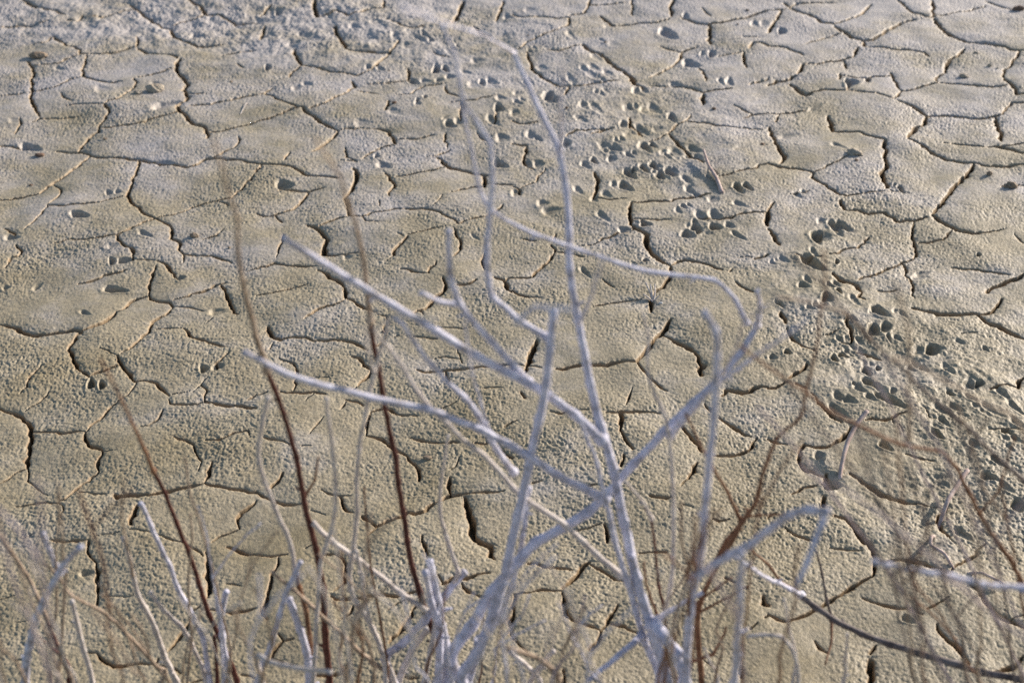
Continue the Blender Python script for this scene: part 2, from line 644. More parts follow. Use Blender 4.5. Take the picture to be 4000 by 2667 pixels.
# ------------------------------------------------------------------ animal tracks: sheet, then x,y,rx,ry,angle,depth(mm)
TRACKS = {
'20': """570,390,45,22,35,4;490,480,40,18,45,4;560,470,55,22,30,5;555,525,50,20,30,4;650,505,45,22,25,5;400,545,40,22,40,4;205,460,45,22,20,4;250,660,42,40,60,12;300,680,25,25,0,8;490,725,40,22,35,5;570,740,60,25,35,5;470,815,50,22,25,5;850,620,40,25,30,6;900,610,30,20,30,6;800,725,50,25,0,6;900,735,30,30,50,5;960,725,50,30,30,6;1090,795,40,25,50,8;1220,425,60,30,15,9;1360,360,25,25,0,9;1295,355,18,18,30,5;1480,560,30,25,40,7;1420,560,30,18,50,5;1110,575,50,18,10,5;1060,230,62,30,20,12;760,840,30,25,0,8;880,880,60,22,35,6;800,910,50,20,-15,4;1000,880,50,22,0,4;910,1000,50,25,45,9;960,985,30,15,35,8;1035,1040,35,25,10,4;1110,1035,50,30,30,5;640,1000,60,30,30,5;700,1010,50,18,20,6;800,1180,50,28,35,10;830,1155,20,12,40,9;900,1150,40,18,35,10;965,1130,35,22,40,10;1010,1190,35,30,40,10;1080,1170,50,25,30,10;1190,1230,60,20,40,5;1210,1290,50,22,40,6;770,1270,55,28,25,8;700,1270,40,22,45,5;560,1090,30,18,40,8;500,1120,40,20,35,6;680,1075,35,25,0,6;450,1300,40,22,40,5;640,1330,40,25,30,5;560,1365,30,25,40,5;210,1390,40,25,0,6;270,1440,70,25,-5,7;620,1490,60,20,35,5;370,970,28,28,0,9;110,1100,30,25,30,7;180,1100,40,25,0,6;900,1530,35,12,30,9;1240,1020,60,20,20,5;1260,1070,40,22,20,5;1540,1290,45,22,40,9;1600,1280,40,18,30,9;1370,1360,40,25,0,5;1290,1480,60,25,30,6;1380,1470,50,25,30,6;1550,1400,60,20,25,5;1560,1010,70,15,-20,3;130,920,40,25,30,6;180,940,30,15,30,6;20,780,35,25,0,6;40,640,35,18,0,5;1650,160,30,22,30,4;1715,155,30,22,0,4;1180,110,25,25,30,7;400,250,40,20,40,4;30,1310,35,30,0,7;1250,1550,40,25,20,9;1380,1550,45,25,10,9;1480,1540,40,20,20,6;660,180,40,18,0,5;120,75,40,14,0,4;690,300,40,18,10,3""",
'10': """1225,460,26,32,20,12;1290,460,30,18,40,12;1320,520,35,20,0,7;1245,545,30,18,0,7;1075,550,40,22,20,8;1150,545,40,18,10,6;1430,480,50,20,20,5;1540,560,22,28,-40,9;1600,550,40,25,20,7;1510,400,50,20,0,7;1480,570,40,30,0,4;1655,750,35,28,20,9;1610,830,50,22,30,6;1320,850,40,22,20,8;1385,830,40,22,0,7;1290,810,30,10,-20,4;1100,690,14,12,0,8;1150,670,14,12,0,8;1100,715,25,18,20,5;1680,940,50,30,10,7;820,1060,20,16,0,7;870,1120,50,25,10,7;770,460,30,15,20,6;850,465,35,15,20,6;260,300,50,25,-10,6;80,460,22,22,0,9;350,575,40,18,10,6;280,600,40,20,-20,5;150,85,22,15,0,8;720,840,50,25,0,4;190,1260,60,30,0,8;670,190,40,20,20,6;820,160,50,20,10,5;950,250,30,25,20,5;1050,310,60,20,0,5;1190,270,20,16,0,7;1660,1105,50,25,15,9;940,770,50,25,20,4;1670,680,40,20,10,6;30,130,50,18,0,5;320,230,60,20,5,4;1720,120,40,18,10,6""",
'30': """95,215,30,22,0,10;570,570,40,28,0,11;680,545,20,22,40,8;905,1285,34,16,50,9;862,1255,12,10,0,6;130,920,60,20,-10,4;270,640,30,12,0,6;450,1530,50,22,30,10;500,1530,50,25,20,10;320,720,50,15,-20,4;480,1000,60,15,20,4;540,560,24,20,0,9;360,1500,30,20,0,4""",
'31': """335,80,45,42,70,15;395,75,35,35,0,7;470,30,60,25,45,7;540,15,50,20,20,6;470,245,14,20,0,9;300,255,90,35,30,12;480,460,30,15,50,9;400,510,40,30,20,8;240,420,45,22,20,7;720,720,45,40,30,12;800,700,35,35,0,8;760,590,70,30,30,9;130,870,25,18,20,9;75,535,40,15,40,8;450,910,30,20,40,9;510,880,40,20,10,8;670,985,40,25,45,10;750,965,18,22,0,9;690,1070,60,25,35,9;760,1110,60,25,35,6;620,1110,50,22,30,6;580,1075,12,12,0,7;490,1170,60,25,35,7;560,1190,50,22,30,6;820,1190,110,30,25,10;700,1180,50,20,30,6;480,1260,90,25,35,7;850,1135,25,25,0,6;1030,860,50,40,30,6;1120,850,50,40,0,12;880,770,40,15,30,5;1240,1145,30,14,20,9;1220,980,60,22,40,5;1280,1240,60,20,30,6;1150,1420,50,20,35,9;1620,1405,40,18,10,9;1440,1080,30,20,0,9;1370,1090,50,25,20,7;1190,1260,90,25,35,5;1050,320,50,20,-10,5;1020,350,50,20,0,4;800,1500,50,22,30,9;1300,800,40,15,20,4;1480,850,40,12,40,4;1600,1150,80,20,40,5;1680,1240,80,20,40,6;1700,1350,70,20,35,5;1432,205,16,14,0,12;1500,1250,70,22,35,5;1380,1180,60,18,35,5;30,900,30,20,20,5;820,770,30,12,60,5""",
'01': """620,1080,25,38,20,12;695,1085,25,30,0,10;1390,980,35,28,-10,8;1480,965,50,20,-15,6;780,430,80,22,5,10;765,250,26,26,0,8;850,242,60,18,-10,8;80,90,50,20,0,7;1230,350,30,15,-10,5;990,75,50,18,20,5;1480,570,60,25,-10,5;40,415,30,12,-15,4;770,145,50,16,-15,4;250,400,40,16,-30,4;580,600,40,16,20,4""",
'00': """540,1475,60,25,5,9;200,990,70,25,10,8;1120,720,90,22,-15,8;1060,580,40,30,0,5;740,1310,25,18,0,5;800,1305,25,14,0,4;410,480,45,15,15,4;700,610,60,25,0,4;1120,1110,60,20,0,4;1340,240,60,16,0,5;100,820,40,18,0,3""",
'32': """1500,160,60,25,20,8;1330,540,80,30,35,6;1700,350,50,40,40,9;950,1130,50,25,30,6;350,10,40,30,0,7;430,205,55,40,0,12;1560,60,60,22,30,6;1620,230,70,22,35,5""",
'02': "600,810,60,20,-10,5",
'11': "1490,90,40,12,30,3;620,205,30,22,0,4",
'21': """1190,65,45,28,15,9;1270,40,22,22,0,10;1380,20,34,18,0,9;910,240,24,12,10,9;770,40,50,20,0,7;1540,80,60,16,25,5;830,270,24,16,0,5;500,320,50,16,40,5;910,5,40,16,0,9""",
}

# ------------------------------------------------------------------ the mud flat, one sheet of real relief
def grid_axes():
    V = np.arange(-260.0, 2980.0, 2.5)[::-1]             # rows spaced for a near-even look of the clods
    B = (1333.5 - V) / FPX
    yd = CAM_H / (SP - B * CP) * (CP + B * SP)
    y0, y1 = yd[0], yd[-1]
    near = y0 - (np.geomspace(0.05, 8.0, 14))[::-1]
    far = y1 + np.geomspace(0.05, 300.0, 34)
    Y = np.concatenate([near, yd, far])
    sd = np.linspace(-1, 1, 1880)
    out = 1 + np.geomspace(0.01, 60.0, 26)
    Sx = np.concatenate([-out[::-1], sd, out])
    half = 0.36 * 1.17 * (CP * np.clip(Y, 0.9, 7.0) + CAM_H * SP)
    return Sx, Y, half

Sx, Yr, Hw = grid_axes()
NR, NC = len(Yr), len(Sx)
GX = (Hw[:, None] * Sx[None, :]).astype(np.float32)
GY = np.repeat(Yr[:, None], NC, 1).astype(np.float32)
Zc = GY * CP + CAM_H * SP
GU = 2000 + FPX * GX / np.maximum(Zc, .2)
GV = 1333.5 - FPX * (GY * SP - CAM_H * CP) / np.maximum(Zc, .2)

E = np.full((NR, NC), 0.2, np.float32)        # distance to the nearest crack edge
EW = np.full((NR, NC), 0.001, np.float32)     # half width of that crack

HALF = {1: .0018, 2: .0025, 3: .0034, 4: .0043, 5: .0053, 6: .0072}
REACH = 0.05

def stamp(p, q, r0, r1):
    """distance field of one short tapered crack piece"""
    ylo = min(p[1], q[1]) - REACH; yhi = max(p[1], q[1]) + REACH
    j0 = np.searchsorted(Yr, ylo); j1 = np.searchsorted(Yr, yhi)
    if j1 <= j0: return
    hwm = min(Hw[j0], Hw[j1 - 1]); hwM = max(Hw[j0], Hw[j1 - 1])
    xlo = min(p[0], q[0]) - REACH; xhi = max(p[0], q[0]) + REACH
    i0 = np.searchsorted(Sx, xlo / (hwm if xlo < 0 else hwM)); i1 = np.searchsorted(Sx, xhi / (hwm if xhi > 0 else hwM))
    if i1 <= i0: return
    X = GX[j0:j1, i0:i1]; Y = GY[j0:j1, i0:i1]
    dx, dy = q[0] - p[0], q[1] - p[1]
    L2 = dx * dx + dy * dy + 1e-12
    t = np.clip(((X - p[0]) * dx + (Y - p[1]) * dy) / L2, 0, 1)
    ww = r0 + (r1 - r0) * t
    d = np.hypot(X - p[0] - t * dx, Y - p[1] - t * dy) - ww
    e = E[j0:j1, i0:i1]; m = d < e
    e[m] = d[m]
    EW[j0:j1, i0:i1][m] = ww[m]

def lay_crack(pts, wid):
    """pts on the ground; ragged, of uneven width, closing at the ends"""
    P = [np.array(pts[0])]
    for a, b in zip(pts[:-1], pts[1:]):
        a = np.array(a); b = np.array(b); L = np.hypot(*(b - a))
        n = max(1, int(L / 0.009))
        nrm = np.array([-(b - a)[1], (b - a)[0]]) / max(L, 1e-6)
        off = 0
        for k in range(1, n + 1):
            off = off * .6 + rng.normal(0, .0017)
            c = a + (b - a) * k / n
            P.append(c + nrm * (off if k < n else off * .4))
    N = len(P)
    scale = [(max(.7, (p[1] * CP + CAM_H * SP)) / 2.5) ** .85 for p in P]
    wob, r = 1.0, []
    for k in range(N):
        wob = wob * .7 + .3 * rng.uniform(.45, 1.6)
        end = min(1, .55 + .45 * min(k, N - 1 - k) / 2.5)
        r.append(HALF[wid] * wob * end * scale[k])
    for k in range(N - 1):
        stamp(P[k], P[k + 1], r[k], r[k + 1])

for sheet, txt in CRACKS.items():
    ox, oy = SHEET[sheet]
    for line in txt.splitlines():
        f = line.split()
        g = []
        for s in f[1:]:
            x, y = map(float, s.split(','))
            g.append(ground_xy(ox + x / TS, oy + y / TS)[:2])
        lay_crack(g, int(f[0]))

# the flat goes on cracking beyond what the photo shows
def cell_cracks():
    C = 0.20
    wx = GX + .05 * gnoise(GX / .12, GY / .12, 71); wy = GY + .05 * gnoise(GX / .12, GY / .12, 72)
    cx = np.floor(wx / C).astype(np.int64); cy = np.floor(wy / C).astype(np.int64)
    f1 = np.full(GX.shape, 9., np.float32); f2 = f1.copy()
    for a in (-1, 0, 1):
        for b in (-1, 0, 1):
            hh = ((cx + a) * 73856093 ^ (cy + b) * 19349663) & 0xffff
            px = (cx + a + ((hh * 7919) % 1013) / 1013.) * C
            py = (cy + b + ((hh * 104729) % 1009) / 1009.) * C
            d = np.hypot(wx - px, wy - py)
            f2 = np.minimum(f2, np.maximum(f1, d)); f1 = np.minimum(f1, d)
    return (f2 - f1) * .5 - .0022
outside = np.maximum(np.maximum(-30 - GU, GU - 4030), np.maximum(-30 - GV, GV - 2700))
near_band = (np.abs(Sx)[None, :] <= 1.0) & (GY > Yr[13]) & (GY < Yr[-35])
sel = (outside > 0) & near_band
cc = cell_cracks()
E = np.where(sel & (cc < E), np.maximum(cc, -.004), E)
EW = np.where(sel & (cc < .05) & (E == np.maximum(cc, -.004)), .0022, EW)
del cc

# crumbly edges
det = np.clip(near_band, 0, 1).astype(np.float32)
n4 = gnoise(GX / .0075, GY / .0075, 1)
n8 = gnoise(GX / .017, GY / .017, 2)
e = E + (n4 * .0007 + n8 * .0010) * np.clip((EW - .0006) / .0016, .3, 1.3)
H = np.zeros((NR, NC), np.float32)
# broad lie of the plates
H += .0075 * gnoise(GX / .31, GY / .31, 3) + .0036 * gnoise(GX / .14, GY / .14, 4) + .0016 * gnoise(GX / .06, GY / .06, 5)
H *= det
# slightly domed plates, worn shoulders, then the wall of the crack
wn = np.clip((EW - .0008) / .004, 0, 1)
H += -(.0005 + .0015 * wn) * np.exp(-np.clip(e, 0, 1) / .016)
H += -(.0004 + .0010 * wn) * np.exp(-np.clip(e, 0, 1) / .0032)
deep = .006 + EW * 5.6
wall = np.clip(-e / np.clip(EW * .75, .0009, .0022), 0, 1)
wall = wall * wall * (3 - 2 * wall)
H += -deep * wall
# roughness: grainy salt-and-silt crust, smooth in places; trampled ground is lumpy
rough = np.clip(.62 + .55 * gnoise(GX / .22, GY / .22, 6) + .25 * gnoise(GX / .07, GY / .07, 7), .16, 1.15)
def blob(u, v, ru, rv):
    return np.exp(-(((GU - u) / ru) ** 2 + ((GV - v) / rv) ** 2))
lump = np.clip(1.1 * blob(550, 80, 900, 120) + .9 * blob(1450, 130, 700, 150) + .55 * blob(3750, 1560, 330, 330)
               + .35 * blob(3420, 1420, 420, 160) + .5 * blob(2400, 480, 650, 260) + .5 * blob(3150, 1180, 260, 260)
               + .5 * blob(3560, 1930, 420, 160), 0, 1.1)
H += lump * det * (.0045 * gnoise(GX / .042, GY / .055, 8) + .0030 * np.abs(gnoise(GX / .021, GY / .026, 9)) + .0016 * gnoise(GX / .011, GY / .011, 12))
g1 = gnoise(GX / .0066, GY / .0066, 10)
g2 = gnoise(GX / .0038, GY / .0038, 11)
g3 = gnoise(GX / .016 + .7 * g1, GY / .012, 13)
gq = .62 * g1 + .50 * g2 + .35 * g3
grain = .0016 * np.tanh(1.6 * gq + .25)
tread = np.ones((NR, NC), np.float32)

def press(u, v, ru, rv, ang, mm):
    """a foot pressed into the crust: steep at the toe, shelving at the heel, with a pushed-up rim"""
    R = max(ru, rv) * 1.7
    yy = [ground_xy(u, q)[1] for q in (v + R, v - R)]
    j0, j1 = np.searchsorted(Yr, yy[0]), np.searchsorted(Yr, yy[1])
    Zm = Zc[(j0 + j1) // 2, 0]
    xa, xb = (u - R * 1.1 - 2000) / FPX * Zm, (u + R * 1.1 - 2000) / FPX * Zm
    h0 = Hw[(j0 + j1) // 2]
    i0, i1 = np.searchsorted(Sx, xa / h0 - .04), np.searchsorted(Sx, xb / h0 + .04)
    if j1 <= j0 or i1 <= i0: return
    du = GU[j0:j1, i0:i1] - u; dv = GV[j0:j1, i0:i1] - v
    c, s = math.cos(math.radians(ang)), math.sin(math.radians(ang))
    a = (du * c + dv * s) / ru; b = (-du * s + dv * c) / rv
    wob = 1 + .12 * n8[j0:j1, i0:i1] + .06 * n4[j0:j1, i0:i1]
    a = np.where(a > 0, a * .78, a)                      # the heel trails off
    r = np.hypot(a, b * (1 + .35 * np.clip(a, -1, 1))) * wob
    D = mm * .001 * (.95 if mm < 8 else 1.35)
    k = np.clip((1.10 - r) / (.62 if mm < 8 else .5), 0, 1)
    k = k * k * (3 - 2 * k)
    bowl = k * np.clip(.80 - .55 * a, .10, 1.3)
    rim = np.exp(-((r - 1.25) / .26) ** 2) * (.10 if mm < 8 else .06) * np.clip(1 + .8 * b - .3 * a, .1, 1.8)
    H[j0:j1, i0:i1] += D * (rim - bowl)
    tread[j0:j1, i0:i1] *= 1 - .75 * np.clip(1.25 - r, 0, 1)

for sheet, txt in TRACKS.items():
    ox, oy = SHEET[sheet]
    for item in txt.split(';'):
        x, y, rx, ry, an, mm = map(float, item.split(','))
        press(ox + x / TS, oy + y / TS, rx / TS, ry / TS, an, mm)

trail = [(1950, 130), (2250, 330), (2500, 560), (2800, 760), (3150, 1000), (3330, 1300), (3560, 1520), (3900, 1780)]
for k in range(48):
    s = random.uniform(0, len(trail) - 1.001); i = int(s); f = s - i
    u = trail[i][0] + (trail[i + 1][0] - trail[i][0]) * f + random.gauss(0, 130)
    v = trail[i][1] + (trail[i + 1][1] - trail[i][1]) * f + random.gauss(0, 75)
    z = .6 + .5 * v / 1500
    for q in range(random.choice((1, 2, 2, 3))):
        press(u + q * 24 * z, v + random.gauss(0, 9) - q * 5, random.uniform(15, 30) * z, random.uniform(7, 12) * z, random.uniform(22, 48), random.uniform(2.5, 5.5))

H += grain * rough * tread * det * np.clip(1 - wall, 0, 1) * np.clip((Zc / 2.4) ** .55, .75, 1.4)
H = np.where(det > 0, H, 0)

bare = np.clip(1.15 - (e + .0009 * n8) / .0022, 0, 1) * np.clip((EW - .0008) / .0014, 0, 1) * det  # weight of the browner colour, by distance to the crack edge

def height_at(x, y):
    j = int(np.clip(np.searchsorted(Yr, y), 1, NR - 1))
    i = int(np.clip(np.searchsorted(Sx, x / Hw[j]), 1, NC - 1))
    return float(H[j, i])

def ground_mesh():
    me = bpy.data.meshes.new("mud_flat")
    n = NR * NC
    co = np.empty((n, 3), np.float32)
    co[:, 0] = GX.ravel(); co[:, 1] = GY.ravel(); co[:, 2] = H.ravel()
    me.vertices.add(n)
    me.vertices.foreach_set("co", co.ravel())
    idx = np.arange(n, dtype=np.int32).reshape(NR, NC)
    q = np.stack([idx[:-1, :-1], idx[:-1, 1:], idx[1:, 1:], idx[1:, :-1]], -1).reshape(-1, 4)
    m = len(q)
    me.loops.add(m * 4)
    me.loops.foreach_set("vertex_index", q.ravel())
    me.polygons.add(m)
    me.polygons.foreach_set("loop_start", np.arange(0, m * 4, 4, dtype=np.int32))
    me.polygons.foreach_set("use_smooth", np.ones(m, bool))
    me.update(calc_edges=True)
    at = me.attributes.new("crack_brown", 'FLOAT', 'POINT')
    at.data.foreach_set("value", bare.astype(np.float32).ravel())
    return me

# ------------------------------------------------------------------ materials
def new_mat(name):
    m = bpy.data.materials.new(name)
    m.use_nodes = True
    return m, m.node_tree, m.node_tree.nodes["Principled BSDF"]

def tex_noise(t, scale, detail=4, rough=.6, coord='Object', vec=None):
    n = t.nodes.new("ShaderNodeTexNoise")
    n.inputs["Scale"].default_value = scale
    n.inputs["Detail"].default_value = detail
    n.inputs["Roughness"].default_value = rough
    if vec is None:
        tc = t.nodes.new("ShaderNodeTexCoord")
        vec = tc.outputs[coord]
    t.links.new(vec, n.inputs["Vector"])
    return n

def ramp(t, src, stops):
    r = t.nodes.new("ShaderNodeValToRGB")
    el = r.color_ramp.elements
    while len(el) < len(stops): el.new(.5)
    for k, (p, c) in zip(el, stops):
        k.position = p
        k.color = (*c, 1)
    t.links.new(src, r.inputs[0])
    return r

def mud_material():
    m, t, b = new_mat("dried_mud")
    # darker tan near the plants, paler and greyer farther out, in drifting patches
    tc = t.nodes.new("ShaderNodeTexCoord")
    a = tex_noise(t, 4.5, 6, .65, vec=tc.outputs["Object"])
    sx = t.nodes.new("ShaderNodeSeparateXYZ")
    t.links.new(tc.outputs["Object"], sx.inputs[0])
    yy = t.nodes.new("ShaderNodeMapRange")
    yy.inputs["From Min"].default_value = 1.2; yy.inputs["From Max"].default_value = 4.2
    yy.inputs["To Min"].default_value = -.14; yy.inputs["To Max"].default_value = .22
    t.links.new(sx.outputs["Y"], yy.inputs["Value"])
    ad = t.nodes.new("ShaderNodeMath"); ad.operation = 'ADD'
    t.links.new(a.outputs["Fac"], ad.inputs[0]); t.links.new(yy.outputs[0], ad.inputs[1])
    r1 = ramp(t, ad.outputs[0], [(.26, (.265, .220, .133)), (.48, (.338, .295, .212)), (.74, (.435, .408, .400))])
    f = tex_noise(t, 150, 3, .6)
    r2 = ramp(t, f.outputs["Fac"], [(.34, (.70, .69, .68)), (.50, (.93, .93, .93)), (.64, (1.12, 1.10, 1.07))])
    mx = t.nodes.new("ShaderNodeMix"); mx.data_type = 'RGBA'; mx.blend_type = 'MULTIPLY'
    mx.inputs[0].default_value = 1
    t.links.new(r1.outputs[0], mx.inputs[6]); t.links.new(r2.outputs[0], mx.inputs[7])
    # browner colour on the crack walls and along their rims
    av = t.nodes.new("ShaderNodeAttribute"); av.attribute_name = "crack_brown"
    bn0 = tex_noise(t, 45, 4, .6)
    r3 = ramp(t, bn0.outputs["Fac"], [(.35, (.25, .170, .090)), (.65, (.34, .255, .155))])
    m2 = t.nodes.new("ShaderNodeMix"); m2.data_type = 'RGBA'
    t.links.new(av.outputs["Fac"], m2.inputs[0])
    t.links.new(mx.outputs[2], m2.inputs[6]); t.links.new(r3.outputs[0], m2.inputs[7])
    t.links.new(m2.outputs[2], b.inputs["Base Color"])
    b.inputs["Roughness"].default_value = .62
    b.inputs["Specular IOR Level"].default_value = .5
    bn = tex_noise(t, 420, 3, .6)
    bp = t.nodes.new("ShaderNodeBump")
    bp.inputs["Strength"].default_value = .7
    bp.inputs["Distance"].default_value = .0011
    t.links.new(bn.outputs["Fac"], bp.inputs["Height"])
    t.links.new(bp.outputs[0], b.inputs["Normal"])
    return m

M_MUD = mud_material()
gm = ground_mesh()
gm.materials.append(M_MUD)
ground = bpy.data.objects.new("mud_flat", gm)
S.collection.objects.link(ground)
ground["kind"] = "structure"
ground["label"] = "dry pale mud flat broken by cracks and dented by animal tracks"

# ------------------------------------------------------------------ plants
def bark(name, lo, mid, hi, rough=.8, scale=70):
    m, t, b = new_mat(name)
    tc = t.nodes.new("ShaderNodeTexCoord")
    a = tex_noise(t, scale, 5, .65, vec=tc.outputs["Object"])
    r = ramp(t, a.outputs["Fac"], [(.32, lo), (.5, mid), (.66, hi)])
    t.links.new(r.outputs[0], b.inputs["Base Color"])
    b.inputs["Roughness"].default_value = rough
    b.inputs["Specular IOR Level"].default_value = .25
    n = tex_noise(t, scale * 6, 3, .6, vec=tc.outputs["Object"])
    bp = t.nodes.new("ShaderNodeBump")
    bp.inputs["Strength"].default_value = .5
    bp.inputs["Distance"].default_value = .0008
    t.links.new(n.outputs["Fac"], bp.inputs["Height"])
    t.links.new(bp.outputs[0], b.inputs["Normal"])
    return m

MATS = {
    'silver': bark("weathered_grey_bark", (.28, .27, .30), (.49, .50, .63), (.66, .67, .80)),
    'pale': bark("bleached_straw_bark", (.36, .33, .32), (.49, .45, .44), (.60, .57, .56)),
    'mauve': bark("mauve_grey_bark", (.22, .18, .20), (.33, .28, .31), (.45, .40, .44)),
    'tan': bark("tan_bark", (.20, .15, .115), (.30, .235, .185), (.40, .33, .28)),
    'russet': bark("russet_bark", (.10, .050, .030), (.17, .085, .050), (.24, .14, .09)),
    'red': bark("dark_red_bark", (.040, .014, .012), (.070, .022, .018), (.12, .045, .035), .6),
    'dark': bark("dark_grey_bark", (.06, .05, .05), (.12, .10, .10), (.20, .18, .18)),
    'pink': bark("pinkish_dead_wood", (.30, .22, .20), (.44, .34, .31), (.58, .49, .46)),
}

def catmull(P, step):
    out = []
    n = len(P)
    for k in range(n - 1):
        p0, p1, p2, p3 = P[max(k - 1, 0)], P[k], P[k + 1], P[min(k + 2, n - 1)]
        m = max(2, int((p2 - p1).length / step))
        for s in range(m):
            t = s / m
            c = .5 * ((2 * p1) + (p2 - p0) * t + (2 * p0 - 5 * p1 + 4 * p2 - p3) * t * t
                      + (3 * p1 - p0 - 3 * p2 + p3) * t ** 3)
            out.append(c.lerp(p1.lerp(p2, t), .55))
    out.append(P[-1].copy())
    return out

def tube(name, P, R, mat, parent=None, sides=8, knots=()):
    """a round, slightly gnarled tapering twig along the points P with radii R"""
    vs, fs = [], []
    n = len(P)
    T0 = (P[1] - P[0]).normalized()
    nrm = T0.orthogonal().normalized()
    ph = random.uniform(0, 9)
    for k in range(n):
        T = (P[min(k + 1, n - 1)] - P[max(k - 1, 0)])
        T = T.normalized() if T.length > 1e-9 else T0
        nrm = (nrm - T * nrm.dot(T)).normalized()
        bi = T.cross(nrm)
        for s in range(sides):
            a = 2 * math.pi * s / sides
            rr = R[k] * (1 + .07 * math.sin(3 * a + ph + k * .35) + random.uniform(-.05, .05))
            vs.append(P[k] + (nrm * math.cos(a) + bi * math.sin(a)) * rr)
    for k in range(n - 1):
        for s in range(sides):
            s2 = (s + 1) % sides
            fs.append((k * sides + s, k * sides + s2, (k + 1) * sides + s2, (k + 1) * sides + s))
    if knots:                                            # snapped side stubs and buds
        for k in knots:
            d = (P[k + 1] - P[k - 1]).normalized()
            side = d.cross(Vector((random.gauss(0, 1), random.gauss(0, 1), random.gauss(0, 1)))).normalized()
            ln = R[k] * random.uniform(1.5, 4.0)
            ax = (side + d * random.uniform(.3, 1.1)).normalized()
            u1 = ax.orthogonal().normalized(); u2 = ax.cross(u1)
            b0 = len(vs)
            for q, (h, rr) in enumerate(((0, .62), (.5, .46), (1, .30))):
                for s in range(5):
                    an = 2 * math.pi * s / 5
                    vs.append(P[k] + ax * (ln * h + R[k] * .4) + (u1 * math.cos(an) + u2 * math.sin(an)) * R[k] * rr)
            for q in range(2):
                for s in range(5):
                    s2 = (s + 1) % 5
                    fs.append((b0 + q * 5 + s, b0 + q * 5 + s2, b0 + q * 5 + 5 + s2, b0 + q * 5 + 5 + s))
            fs.append(tuple(b0 + 10 + s for s in range(5)))
    for base, P0, dv in ((0, P[0], P[0] - P[1]), ((n - 1) * sides, P[-1], P[-1] - P[-2])):
        vs.append(P0 + dv.normalized() * R[0 if base == 0 else -1] * .5)
        c = len(vs) - 1
        for s in range(sides):
            s2 = (s + 1) % sides
            fs.append((c, base + s2, base + s) if base == 0 else (c, base + s, base + s2))
    org = P[0].copy()
    me = bpy.data.meshes.new(name)
    me.from_pydata([v - org for v in vs], [], fs)
    me.polygons.foreach_set("use_smooth", [True] * len(fs))
    me.materials.append(mat)
    me.update()
    o = bpy.data.objects.new(name, me)
    S.collection.objects.link(o)
    o.location = org
    if parent is not None:
        o.parent = parent
        po = parent.location.copy()
        q = parent.parent
        while q is not None:
            po += q.location
            q = q.parent
        o.location = org - po
    return o

WK = 1.6
OV = 4000 / 2352                                     # the overview sheet is 2352 wide

def thing(name, label, cat, loc, group=None):
    o = bpy.data.objects.new(name, None)
    o.empty_display_size = .05
    S.collection.objects.link(o)
    o.location = loc
    o["label"] = label
    o["category"] = cat
    if group: o["group"] = group
    return o

def twig_points(spec, root):
    kind, mat, w0, w1, Y0, Y1, rooted, txt = spec
    pts = [tuple(map(float, s.split(','))) for s in txt.split()]
    L = [0]
    for a, b in zip(pts[:-1], pts[1:]):
        L.append(L[-1] + math.hypot(b[0] - a[0], b[1] - a[1]))
    P, R = [], []
    for (x, y), l in zip(pts, L):
        t = l / L[-1]
        Y = Y0 + (Y1 - Y0) * t
        p = upright(x * OV, y * OV, Y)
        zmin = height_at(p.x, p.y) + .004
        if p.z < zmin: p.z = zmin
        P.append(p)
        Z = Y * CP + (CAM_H - p.z) * SP
        R.append(max(.0009, WK * (w0 + (w1 - w0) * t) * OV * .5 / FPX * Z))
    if rooted and root is not None:
        p = P[0]
        g = root + Vector((random.uniform(-.012, .012), random.uniform(-.012, .012), -.012))
        mid = p.lerp(g, .45) + Vector(((p.x - P[1].x) * .25, 0, 0))
        mid.z = p.z * .5 + g.z * .5
        r = R[0] * 1.08
        P = [g, mid] + P
        R = [r * 1.25, r * 1.1] + R
    # smooth path, uneven radius, thicker at the nodes
    C = catmull(P, .006)
    acc = [0]
    for a, b in zip(P[:-1], P[1:]): acc.append(acc[-1] + (b - a).length)
    s, cur = [0], 0
    for a, b in zip(C[:-1], C[1:]):
        cur += (b - a).length
        s.append(cur)
    rad = []
    sc = acc[-1] / max(s[-1], 1e-9)
    for q in s:
        q *= sc
        k = min(max(np.searchsorted(acc, q) - 1, 0), len(P) - 2)
        f = (q - acc[k]) / max(acc[k + 1] - acc[k], 1e-9)
        r = R[k] + (R[k + 1] - R[k]) * min(max(f, 0), 1)
        dn = min(q - acc[k], acc[k + 1] - q)
        r *= 1 + .22 * math.exp(-(dn / (.9 * r + .001)) ** 2)
        if kind == 'twig': r *= 1 + .45 * math.exp(-q / .009)
        rad.append(r)
    wv = Vector((0, 0, 0))
    for k in range(1, len(C) - 1):
        wv = wv * .8 + Vector((random.gauss(0, 1), random.gauss(0, 1), random.gauss(0, 1))) * .00022
        C[k] = C[k] + wv
    return C, rad

